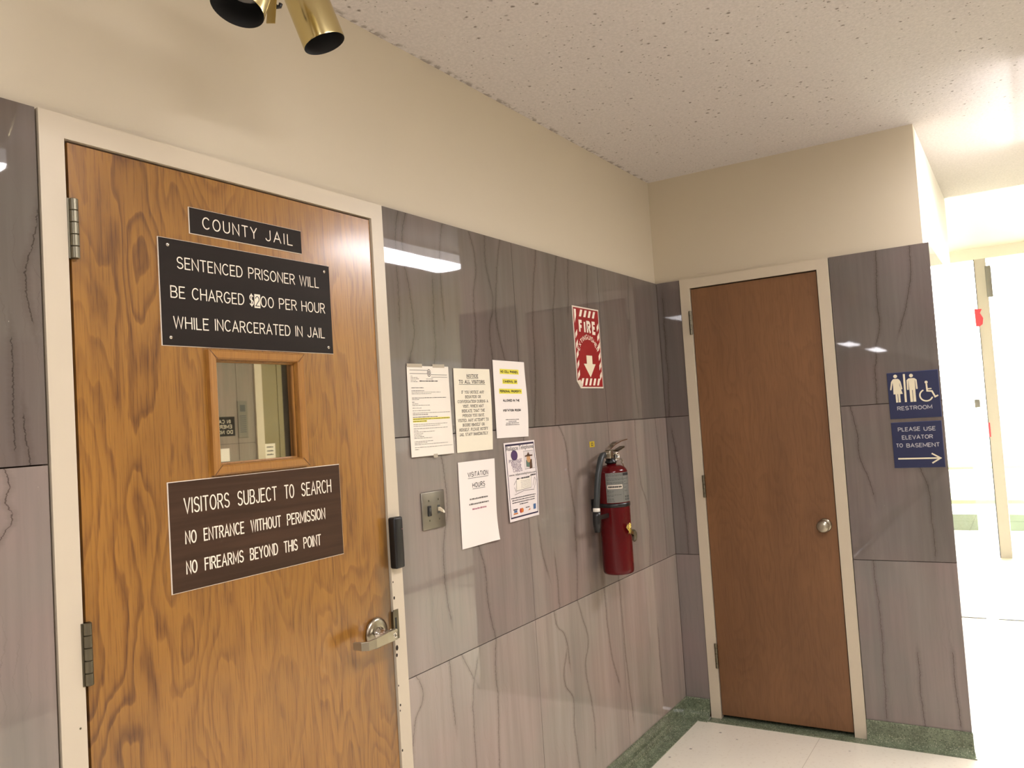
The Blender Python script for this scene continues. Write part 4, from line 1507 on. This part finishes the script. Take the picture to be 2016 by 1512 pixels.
mb.build('valve', ext)
mb = MB()
mb.ribbon_bar([(VX - 0.010, EY, 1.386), (VX + 0.004, EY, 1.3885), (VX + 0.045, EY, 1.402), (VX + 0.105, EY, 1.413), (VX + 0.165, EY, 1.4175)], (0, 0.0125, 0), (0, 0, 0.0018), 'chrome')
mb.ribbon_bar([(VX + 0.030, EY, 1.3985), (VX + 0.062, EY, 1.4068)], (0, 0.0085, 0), (0, 0, 0.005), 'steel')
mb.build('squeeze_lever', ext)
mb = MB()
mb.ribbon_bar([(VX - 0.010, EY, 1.381), (VX + 0.030, EY, 1.3785), (VX + 0.075, EY, 1.377), (VX + 0.135, EY, 1.389)], (0, 0.0115, 0), (0, 0, 0.0016), 'steel_dk')
mb.ribbon_bar([(VX + 0.066, EY, 1.372), (VX + 0.135, EY, 1.385)], (0, 0.0115, 0), (0, 0, 0.0016), 'steel_dk')
mb.build('carry_handle', ext)
mb = MB()
gd = Vector((-0.55, -0.83, 0.05)).normalized()
gc = Vector((EX + 0.028, EY - 0.012, 1.352))
mb.lathe([(0.0, -0.012), (0.0165, -0.012), (0.0175, -0.002), (0.0175, 0.0), (0.0150, 0.0012), (0.0148, 0.0)], gc, gd, 'chrome', 28)
mb.lathe([(0.0149, -0.0002), (0.0, 0.0002)], gc, gd, 'gauge_red', 28, False, False)
mb.lathe([(0.0075, 0.0004), (0.0, 0.0006)], gc, gd, 'label', 20, False, False)
gu = mb.build('pressure_gauge', ext)
e1 = gd.cross(Vector((0, 0, 1))).normalized()
mb = MB()
c_ = gc + gd * 0.0012
mb.face([c_ - e1 * 0.0012 - Vector((0, 0, .003)), c_ + e1 * 0.0012 - Vector((0, 0, .003)), c_ + e1 * 0.0008 + Vector((0, 0, .009)), c_ - e1 * 0.0008 + Vector((0, 0, .009))], 'ink')
mb.build('needle', gu)
mb = MB()
hp = [(VX - 0.046, EY, 1.364), (VX - 0.066, EY, 1.362), (VX - 0.086, EY - 0.002, 1.350), (VX - 0.102, EY - 0.003, 1.325), (VX - 0.115, EY, 1.290), (VX - 0.126, EY + 0.002, 1.240), (VX - 0.134, EY + 0.004, 1.190), (VX - 0.138, EY + 0.006, 1.155)]
mb.tube(hp, 0.0125, 'rubber', 16)
hose = mb.build('hose', ext)
mb = MB()
mb.tube([(VX - 0.138, EY + 0.006, 1.157), (VX - 0.139, EY + 0.006, 1.150), (VX - 0.1395, EY + 0.006, 1.141)], [0.0145, 0.0145, 0.0145], 'white_plastic', 18)
tag(mb.build('hose_clip', hose), 'white hose clip')
mb = MB()
mb.tube([(VX - 0.1395, EY + 0.006, 1.143), (VX - 0.140, EY + 0.006, 1.125), (VX - 0.141, EY + 0.007, 1.095), (VX - 0.142, EY + 0.007, 1.062)], [0.0165, 0.0175, 0.0165, 0.0125], 'black', 18)
mb.build('nozzle', hose)
mb = MB()
mb.ribbon_bar([(VX - 0.142, EY, 1.118), (EX - ER + 0.002, EY, 1.118)], (0, 0.004, 0), (0, 0, 0.008), 'black')
mb.build('hose_holder', ext)
mb = MB()
pr_ = [(EX + 0.040, EY - 0.006, 1.351), (EX + 0.068, EY - 0.004, 1.347), (EX + 0.092, EY, 1.336), (EX + 0.106, EY, 1.328)]
mb.tube(pr_, 0.0018, 'steel', 8)
mb.tube([(EX + 0.106 + 0.008 * cos(a * pi / 8), EY, 1.326 + 0.010 * sin(a * pi / 8)) for a in range(16)], 0.0016, 'steel', 8, True)
mb.build('pull_pin', ext)
mb = MB()
mb.tube([(EX + 0.110, EY, 1.318), (EX + 0.122, EY, 1.300), (EX + 0.132, EY + 0.006, 1.262), (EX + 0.145, EY + 0.014, 1.225), (EX + 0.158, EY + 0.02, 1.205)], [0.0022, 0.003, 0.003, 0.0026, 0.0012], 'tie', 8)
mb.build('seal_tie', ext)
# crumpled brass latch and ring at the wall side of the cylinder
bc = Vector((2.4975, -0.1560, 1.056))
mb = MB()
cr_pts = [(-.006, 0, .022), (.008, -.004, .024), (.012, .004, .014), (.002, -.010, .010), (-.014, -.006, -.002), (.010, -.012, -.004), (-.006, -.010, -.016), (.006, -.004, -.022), (.014, .002, -.006), (-.012, .004, .010)]
bmm = bmesh.new()
for p in cr_pts:
    bmm.verts.new(bc + Vector(p))
bmesh.ops.convex_hull(bmm, input=bmm.verts[:])
bmm.verts.index_update()
mb.add([v.co[:] for v in bmm.verts], [[v.index for v in ff.verts] for ff in bmm.faces], 'brass_b')
bmm.free()
mb.tube([bc + Vector((-.004 + .009 * cos(a * pi / 7), -.009, .016 + .011 * sin(a * pi / 7))) for a in range(14)], 0.003, 'brass_b', 8, True)
mb.ribbon_bar([bc + Vector((0.002, -0.001, -0.010)), (2.545, -0.1545, 1.036), (2.590, -0.138, 1.022), (2.626, -0.114, 1.014)], (0, 0, 0.006), (0.0012, -0.0012, 0), 'brass')
mb.build('bracket_latch', ext)
rc = Vector((2.6280, -0.1150, 1.0120))
ra = Vector((-0.12, -0.98, 0.10)).normalized()
mb = MB()
mb.lathe([(0.0, -0.018), (0.012, -0.018), (0.020, -0.006), (0.026, 0.0), (0.0265, 0.005), (0.0235, 0.006), (0.020, 0.003), (0.0, 0.002)], rc, ra, 'steel_dk', 28)
mb.build('latch_disc', ext)

# ------------------------------------------------------------------ restroom signs on the end wall
fn = planeB(-1.0500, 1.4270, L)
sg = sign('restroom_sign', 'navy RESTROOM sign with three white pictograms on the end wall', fn, 0.2035, 0.2045, 0.004, 'navy', 'navy_edge', 0.0015)
F0 = planeB(0, 0, L)
mb = MB()
hh = 0.0046


def W(y, z):
    return (-y, z)


# woman
disc(mb, F0, (1.0842, 1.6150), 0.0078, 'ink_cream', hh, 20)
polyg(mb, F0, [(1.0715, 1.5360), (1.1090, 1.5360), (1.0985, 1.5750), (1.0985, 1.5980), (1.0942, 1.6035), (1.0752, 1.6035), (1.0710, 1.5980), (1.0725, 1.5700)], 'ink_cream', hh)
stroke_poly(mb, [(1.0745, 1.5990), (1.0685, 1.5900), (1.0625, 1.5580)], 0.0062, F0, 'ink_cream', hh + .0002)
stroke_poly(mb, [(1.0955, 1.5990), (1.1010, 1.5900), (1.1060, 1.5590)], 0.0062, F0, 'ink_cream', hh + .0002)
for c in (1.0835, 1.0940):
    rect(mb, F0, c - 0.0042, 1.4995, c + 0.0042, 1.5360, 'ink_cream', hh)
mb.build('woman_pictogram', sg)
mb = MB()
# divider
polyg(mb, F0, [(1.1145, 1.4990), (1.1225, 1.4990), (1.1235, 1.6225), (1.1155, 1.6225)], 'ink_cream', hh)
mb.build('divider_bar', sg)
mb = MB()
# man
disc(mb, F0, (1.1475, 1.6135), 0.0078, 'ink_cream', hh, 20)
polyg(mb, F0, [(1.1365, 1.5500), (1.1600, 1.5500), (1.1605, 1.5980), (1.1575, 1.6020), (1.1380, 1.6020), (1.1350, 1.5980)], 'ink_cream', hh)
stroke_poly(mb, [(1.1365, 1.5980), (1.1312, 1.5925), (1.1305, 1.5545)], 0.0066, F0, 'ink_cream', hh + .0002)
stroke_poly(mb, [(1.1590, 1.5980), (1.1650, 1.5925), (1.1662, 1.5560)], 0.0066, F0, 'ink_cream', hh + .0002)
for c in (1.1420, 1.1545):
    rect(mb, F0, c - 0.0052, 1.4985, c + 0.0052, 1.5500, 'ink_cream', hh)
mb.build('man_pictogram', sg)
mb = MB()
# wheelchair user
disc(mb, F0, (1.2043, 1.5800), 0.0062, 'ink_cream', hh, 16)
stroke_poly(mb, [(1.2046, 1.5720), (1.2056, 1.5420), (1.2240, 1.5400), (1.2345, 1.5150), (1.2440, 1.5195)], 0.0066, F0, 'ink_cream', hh)
stroke_poly(mb, [(1.2062, 1.5510), (1.2210, 1.5510)], 0.0052, F0, 'ink_cream', hh + .0001)
stroke_poly(mb, [(1.2005 + 0.0248 * cos(radians(a)), 1.5235 + 0.0248 * sin(radians(a))) for a in range(118, 345, 12)], 0.0060, F0, 'ink_cream', hh)
mb.build('wheelchair_pictogram', sg)
mb = MB()
text(mb, 'RESTROOM', F0, 1.0815, 1.2200, 1.4635, 0.0182, 0.0031, 'ink_silver', hh, caps=False, gap=0.22)
mb.build('lettering', sg)

fn = planeB(-1.0505, 1.2110, L)
sg = sign('direction_sign', 'navy sign sending people to the elevator and basement, with a right arrow', fn, 0.1995, 0.2005, 0.004, 'navy', 'navy_edge', 0.0015)
mb = MB()
text(mb, 'PLEASE', F0, 1.0765, 1.1660, 1.3708, 0.0185, 0.0030, 'ink_silver', hh, caps=False, gap=0.22)
text(mb, 'USE', F0, 1.1785, 1.2260, 1.3698, 0.0185, 0.0030, 'ink_silver', hh, caps=False, gap=0.22)
mb.build('lettering', sg)
mb = MB()
text(mb, 'ELEVATOR', F0, 1.0900, 1.2125, 1.3352, 0.0185, 0.0030, 'ink_silver', hh, caps=False, gap=0.22)
mb.build('lettering', sg)
mb = MB()
text(mb, 'TO', F0, 1.0640, 1.0915, 1.3012, 0.0180, 0.0030, 'ink_silver', hh, caps=False, gap=0.22)
text(mb, 'BASEMENT', F0, 1.1050, 1.2362, 1.2995, 0.0185, 0.0030, 'ink_silver', hh, caps=False, gap=0.22)
mb.build('lettering', sg)
mb = MB()
stroke_poly(mb, [(1.0680, 1.2520), (1.2330, 1.2505)], 0.0066, F0, 'ink_cream', hh, False)
stroke_poly(mb, [(1.2015, 1.2715), (1.2345, 1.2505), (1.2010, 1.2295)], 0.0062, F0, 'ink_cream', hh + .0002, False)
mb.build('arrow', sg)


# ------------------------------------------------------------------ brass spotlights under the ceiling
def cam_dir(u, v):
    d = Vector(((u - 1008) / 1611.579, (v - 756) / 1611.579, 1.0))
    return Vector([sum(RR[r][c] * d[r] for r in range(3)) for c in range(3)])




def spotlight(label, mouth, axis, length, r, top):
    axis = Vector(axis).normalized()
    mouth = Vector(mouth)
    t = thing('spotlight', label, 'spotlight', (mouth.x, mouth.y, ZC), 'brass spotlights on the ceiling')
    base = mouth - axis * length
    mb = MB()
    mb.lathe([(0.0, 0.0), (r * 0.86, 0.0), (r * 0.97, 0.004), (r, 0.010), (r, length - 0.003), (r * 0.985, length)], base, axis, 'brass', 48, True, False)
    mb.build('lamp_can', t)
    mb = MB()
    mb.lathe([(r * 0.985, length), (r * 0.955, length - 0.001), (r * 0.90, length - 0.03), (r * 0.86, length - 0.075), (r * 0.50, length - 0.080)], base, axis, 'matte_black', 48, True, False)
    mb.build('black_baffle', t)
    mb = MB()
    mb.lathe([(r * 0.50, length - 0.078), (r * 0.70, length - 0.055), (r * 0.68, length - 0.042), (r * 0.45, length - 0.033), (0.0, length - 0.030)], base, axis, 'bulb', 32, True, False)
    mb.build('bulb', t)
    # swivel strap, stem and ceiling cup
    kn = base + axis * (length * 0.45)
    side = (Vector(top) - kn)
    mb = MB()
    dirn = side.normalized()
    off = dirn - axis * dirn.dot(axis)
    off = off.normalized() * r
    mb.tube([kn + off * 0.98, kn + off * 1.25, Vector(top) + Vector((0, 0, -0.05)), Vector(top)], 0.006, 'brass', 10)
    mb.build('stem', t)
    mb = MB()
    mb.lathe([(0.0, 0.03), (0.030, 0.028), (0.045, 0.012), (0.048, 0.0)], top, (0, 0, -1), 'brass', 28)
    mb.build('ceiling_cup', t)
    return t


def view_axis(u, v, img, tilt):
    d = cam_dir(u, v).normalized()
    right = Vector(RR[0])
    e1 = (right - d * right.dot(d)).normalized()
    e2 = d.cross(e1)
    if e2.z > 0:
        e2 = -e2
    i = Vector(img).normalized()
    return (e1 * i[0] + e2 * i[1]) * cos(tilt) - d * sin(tilt)


m1 = CAM + cam_dir(639, 86) * 1.75
a1 = view_axis(639, 86, (0.32, 0.95), math.asin(0.42))
sp_r = spotlight('brass spotlight with its whole mouth in view, right of the ceiling pair', m1, a1, 0.19, 0.0455, (m1.x - 0.08, m1.y - 0.02, ZC))
m2 = CAM + cam_dir(467, 18) * 1.45
a2 = view_axis(467, 18, (-0.42, 0.91), math.asin(0.58))
sp_l = spotlight('brass spotlight cut by the top edge, left of the ceiling pair', m2, a2, 0.19, 0.0480, (m2.x + 0.05, m2.y + 0.06, ZC))
# brass strap and black thumbscrew hanging between the two
mb = MB()
b0 = CAM + cam_dir(533, 46) * 1.62
b1 = CAM + cam_dir(540, -60) * 1.62
rt = Vector(RR[0])
mb.ribbon_bar([b0, b0 + (b1 - b0) * 0.5, b1], rt * 0.0085, Vector(RR[2]) * 0.0015, 'brass')
mb.build('mounting_strap', sp_l)
mb = MB()
q = [CAM + cam_dir(u, v) * 1.66 for u, v in ((538, -14), (540, 0), (541, 9), (545, 14), (551, 13), (553, 7))]
mb.tube(q, 0.0042, 'black', 10)
mb.build('thumbscrew', sp_r)


# ------------------------------------------------------------------ fluorescent ceiling fixtures
def fixture(x0, x1, label, yc=-1.805, hw=0.125):
    t = thing('fluorescent_light', label, 'ceiling light', ((x0 + x1) / 2, yc, ZC), 'fluorescent fixtures along the corridor ceiling')
    mb = MB()
    mb.box((x0 + 0.005, yc - hw + 0.012, ZC - 0.03), (x1 - 0.005, yc + hw - 0.012, ZC - 0.0005), 'white_plastic')
    mb.build('housing', t)
    mb = MB()
    sec = [(-hw, ZC - 0.020), (-hw + 0.002, ZC - 0.078), (-hw + 0.014, ZC - 0.094), (-0.05, ZC - 0.100), (0.05, ZC - 0.100), (hw - 0.014, ZC - 0.094), (hw - 0.002, ZC - 0.078), (hw, ZC - 0.020)]
    n = len(sec)
    vs = [(x0 + 0.02, yc + a, b) for a, b in sec] + [(x1 - 0.02, yc + a, b) for a, b in sec]
    mb.add(vs, [(i, i + 1, n + i + 1, n + i) for i in range(1, n - 2)], 'lens')
    mb.add(vs, [(i, i + 1, n + i + 1, n + i) for i in (0, n - 2)] + [(n - 1, 0, n, 2 * n - 1)], 'lens_side')
    recalc(mb.build('lens', t))
    for xa, xb in ((x0, x0 + 0.02), (x1 - 0.02, x1)):
        mb = MB()
        vs = [(xa, yc + a * 1.01, b - 0.001) for a, b in sec] + [(xb, yc + a * 1.01, b - 0.001) for a, b in sec]
        mb.add(vs, [(i, i + 1, n + i + 1, n + i) for i in range(n - 1)] + [tuple(range(n)), tuple(range(2 * n - 1, n - 1, -1)), (n - 1, 0, n, 2 * n - 1)], 'white_plastic')
        recalc(mb.build('end_cap', t))
    return t


fixture(2.88, 4.10, 'lit fluorescent fixture mirrored in the marble right of the oak door')
fixture(-0.15, 1.07, 'lit fluorescent fixture mirrored in the marble at the left edge of the photo')
fixture(-2.85, -1.58, 'lit fluorescent fixture behind the camera, nearest the spotlights of the pair')
fixture(-6.2, -4.98, 'lit fluorescent fixture behind the camera, second along the corridor')
fixture(-10.4, -9.15, 'lit fluorescent fixture far down the corridor, glinting in the end wall over the restroom sign', -1.32)
fixture(-13.4, -11.6, 'lit fluorescent fixture farthest down the corridor behind the camera', -1.22)

# ------------------------------------------------------------------ elevator corner mirrored in the door glass
mb = MB()
plate(mb, planeC(3.602, 1.538), 0.090, 0.276, 0.006, 'panel_grey', 'panel_grey', 0.002)
ep = tag(mb.build('elevator_call_panel', None, (3.557, WID, 1.538)), 'steel elevator call panel mirrored in the door window', 'elevator panel')
mb = MB()
F2 = planeC(3.602, 1.538)
rect(mb, F2, 0.020, 0.196, 0.068, 0.246, 'label_ink', 0.0066)
mb.build('display', ep)
mb = MB()
for i in range(9):
    rect(mb, F2, 0.016, 0.040 + i * 0.015, 0.074, 0.046 + i * 0.015, 'label_ink', 0.0064)
mb.build('print', ep)
mb = MB()
F3 = planeC(3.484, 1.556)
plate(mb, F3, 0.30, 0.143, 0.003, 'sign_black', 'sign_black', 0.001)
es = tag(mb.build('engraved_sign', None, (3.334, WID, 1.556)), 'black IN CASE EMERGENCY DO NOT sign seen backwards in the door window', 'sign')
for s_, a, b, z in (('IN CASE', .040, .190, .094), ('EMERGENCY', .030, .280, .056), ('DO NOT', .024, .178, .016)):
    mb = MB()
    text(mb, s_, F3, a, b, z, 0.027, 0.0034, 'ink_white', 0.0036, gap=0.26)
    mb.build('lettering', es)
mb = MB()
mb.box((3.20, WID + 0.0002, 1.372), (3.425, WID + 0.0012, 1.466), 'paper_bright')
tag(mb.build('paper_notice', None, (3.31, WID, 1.372)), 'white paper low on the marble, mirrored in the lower left of the door window', 'notice')
d3 = thing('door_3', 'olive elevator door with a cream jamb, mirrored in the oak door window', None, (4.2, WID, 0), None, 'structure')
mb = MB()
mb.box((3.681, WID + 0.012, 0), (3.751, WID - 0.019, ZT), 'frame')
mb.box((4.70, WID + 0.012, 0), (4.790, WID - 0.019, ZT), 'frame')
mb.box((3.751, WID + 0.012, 2.11), (4.70, WID - 0.019, ZT), 'frame')
mb.build('door_frame', d3)
mb = MB()
mb.box((3.753, WID - 0.004, 0.005), (3.910, WID - 0.0185, 2.108), 'olive')
mb.box((3.914, WID - 0.002, 0.005), (3.962, WID - 0.0185, 2.108), 'olive')
mb.box((3.962, WID - 0.012, 0.005), (4.030, WID - 0.0185, 2.108), 'dark')
mb.box((4.032, WID - 0.004, 0.005), (4.698, WID - 0.0185, 2.108), 'olive')
mb.build('door_leaf', d3)
mb = MB()
mb.box((3.755, WID - 0.0036, 1.36), (3.862, WID - 0.0026, 1.479), 'paper')
pn = tag(mb.build('paper_notice', None, (3.81, WID - 0.0036, 1.36)), 'small paper on the olive elevator door, mirrored in the lower right of the door window', 'notice')
mb = MB()
F4 = planeC(3.862, 1.36, WID - 0.0026)
for i, z in enumerate((0.088, 0.058, 0.030)):
    scribble(mb, F4, 0.02, 0.085, z, 0.010, 'ink_mid', rnd, 0.0004)
mb.build('print', pn)

# ------------------------------------------------------------------ entrance glazing and what lies outside
win = thing('window_1', 'glazed white entrance at the far end of the lobby', None, (XF, -1.3, 0), None, 'structure')
mb = MB()
mb.box((XF, -1.246, 0), (XF + 0.06, -1.344, 2.757), 'alu')
mb.box((XF - 0.002, -1.2455, 0.0), (XF + 0.004, -1.252, 2.757), 'mat_edge')
mb.box((XF, WID, 2.757), (XF + 0.06, 1.2, 2.86), 'white_wall')
mb.box((XF, 1.14, 0), (XF + 0.06, 1.2, 2.757), 'alu')
mb.box((XF, WID, 0), (XF + 0.06, WID + 0.06, 2.757), 'alu')
mb.box((XF, -2.36, 0), (XF + 0.06, -2.30, 2.757), 'alu')
mb.build('window_frame', win)
for y0, y1 in ((-1.246, 1.14), (-2.30, -1.344), (WID + 0.06, -2.36)):
    mb = MB()
    mb.box((XF + 0.026, y0, 0.0), (XF + 0.034, y1, 2.757), 'glass')
    mb.build('window_pane', win)
mb = MB()
mb.rbox((XF - 0.05, -1.382, 2.39), (XF - 0.0005, -1.334, 2.68), 0.006, 'alu_lt', 2)
mb.build('door_closer', win)
mb = MB()
mb.rbox((XF + 0.004, -1.198, 1.382), (XF + 0.0255, -1.152, 1.458), 0.004, 'alu_lt', 2)
mb.build('lock_case', win)
mb = MB()
pts = [(1.2180, 2.300), (1.2800, 2.290), (1.2620, 2.255), (1.2850, 2.205), (1.2760, 2.150), (1.2500, 2.131), (1.2200, 2.133)]
mb.prism([Vector((XF - 0.003, -a, b)) for a, b in reversed(pts)], (0.0025, 0, 0), 'red_tag')
recalc(tag(mb.build('sticker', None, (XF, -1.25, 2.13)), 'large ragged red sticker high on the entrance jamb', 'sticker'))
mb = MB()
mb.box((XF - 0.003, -1.247, 1.106), (XF - 0.0005, -1.262, 1.238), 'red_tag')
tag(mb.build('sticker', None, (XF, -1.255, 1.106)), 'thin red sticker lower on the entrance jamb', 'sticker')
mb = MB()
mb.box((5.79, WID + 0.01, 0.0), (5.83, -1.29, 0.004), 'mat_edge')
tag(mb.build('threshold_strip', None, (5.81, -2.9, 0)), 'dark strip across the bright lobby floor', 'floor strip')
mb = MB()
mb.box((XF + 0.1, -30, -0.30), (60, 30, -0.03), 'concrete')
tag(mb.build('pavement', None, (20, 0, -0.3)), 'pale sunlit paving outside the entrance', 'pavement', None, 'structure')
mb = MB()
mb.box((10.05, -0.98, -0.03), (10.30, 12.0, 0.15), 'curb')
tag(mb.build('planter_kerb', None, (10.2, 5.5, -0.03)), 'low grey-green kerb outside, left of the entrance jamb', 'kerb')
mb = MB()
mb.box((10.05, -12.0, -0.03), (10.30, -1.30, 0.15), 'curb')
tag(mb.build('planter_kerb', None, (10.2, -6.6, -0.03)), 'low grey-green kerb outside, right of the entrance jamb', 'kerb')
mb = MB()
mb.box((12.6, -12.0, -0.03), (13.6, 12.0, 0.02), 'grass')
tag(mb.build('lawn_strip', None, (13, 0, -0.03)), 'strip of lawn outside beyond the kerbs', 'lawn', None, 'stuff')
mb = MB()
mb.box((18.6, -14.0, -0.03), (20.4, 14.0, 0.02), 'grass')
tag(mb.build('lawn_strip', None, (19.5, 0, -0.03)), 'strip of lawn farthest from the entrance', 'lawn', None, 'stuff')

for o in ALL:
    if '_o' in o:
        del o['_o']
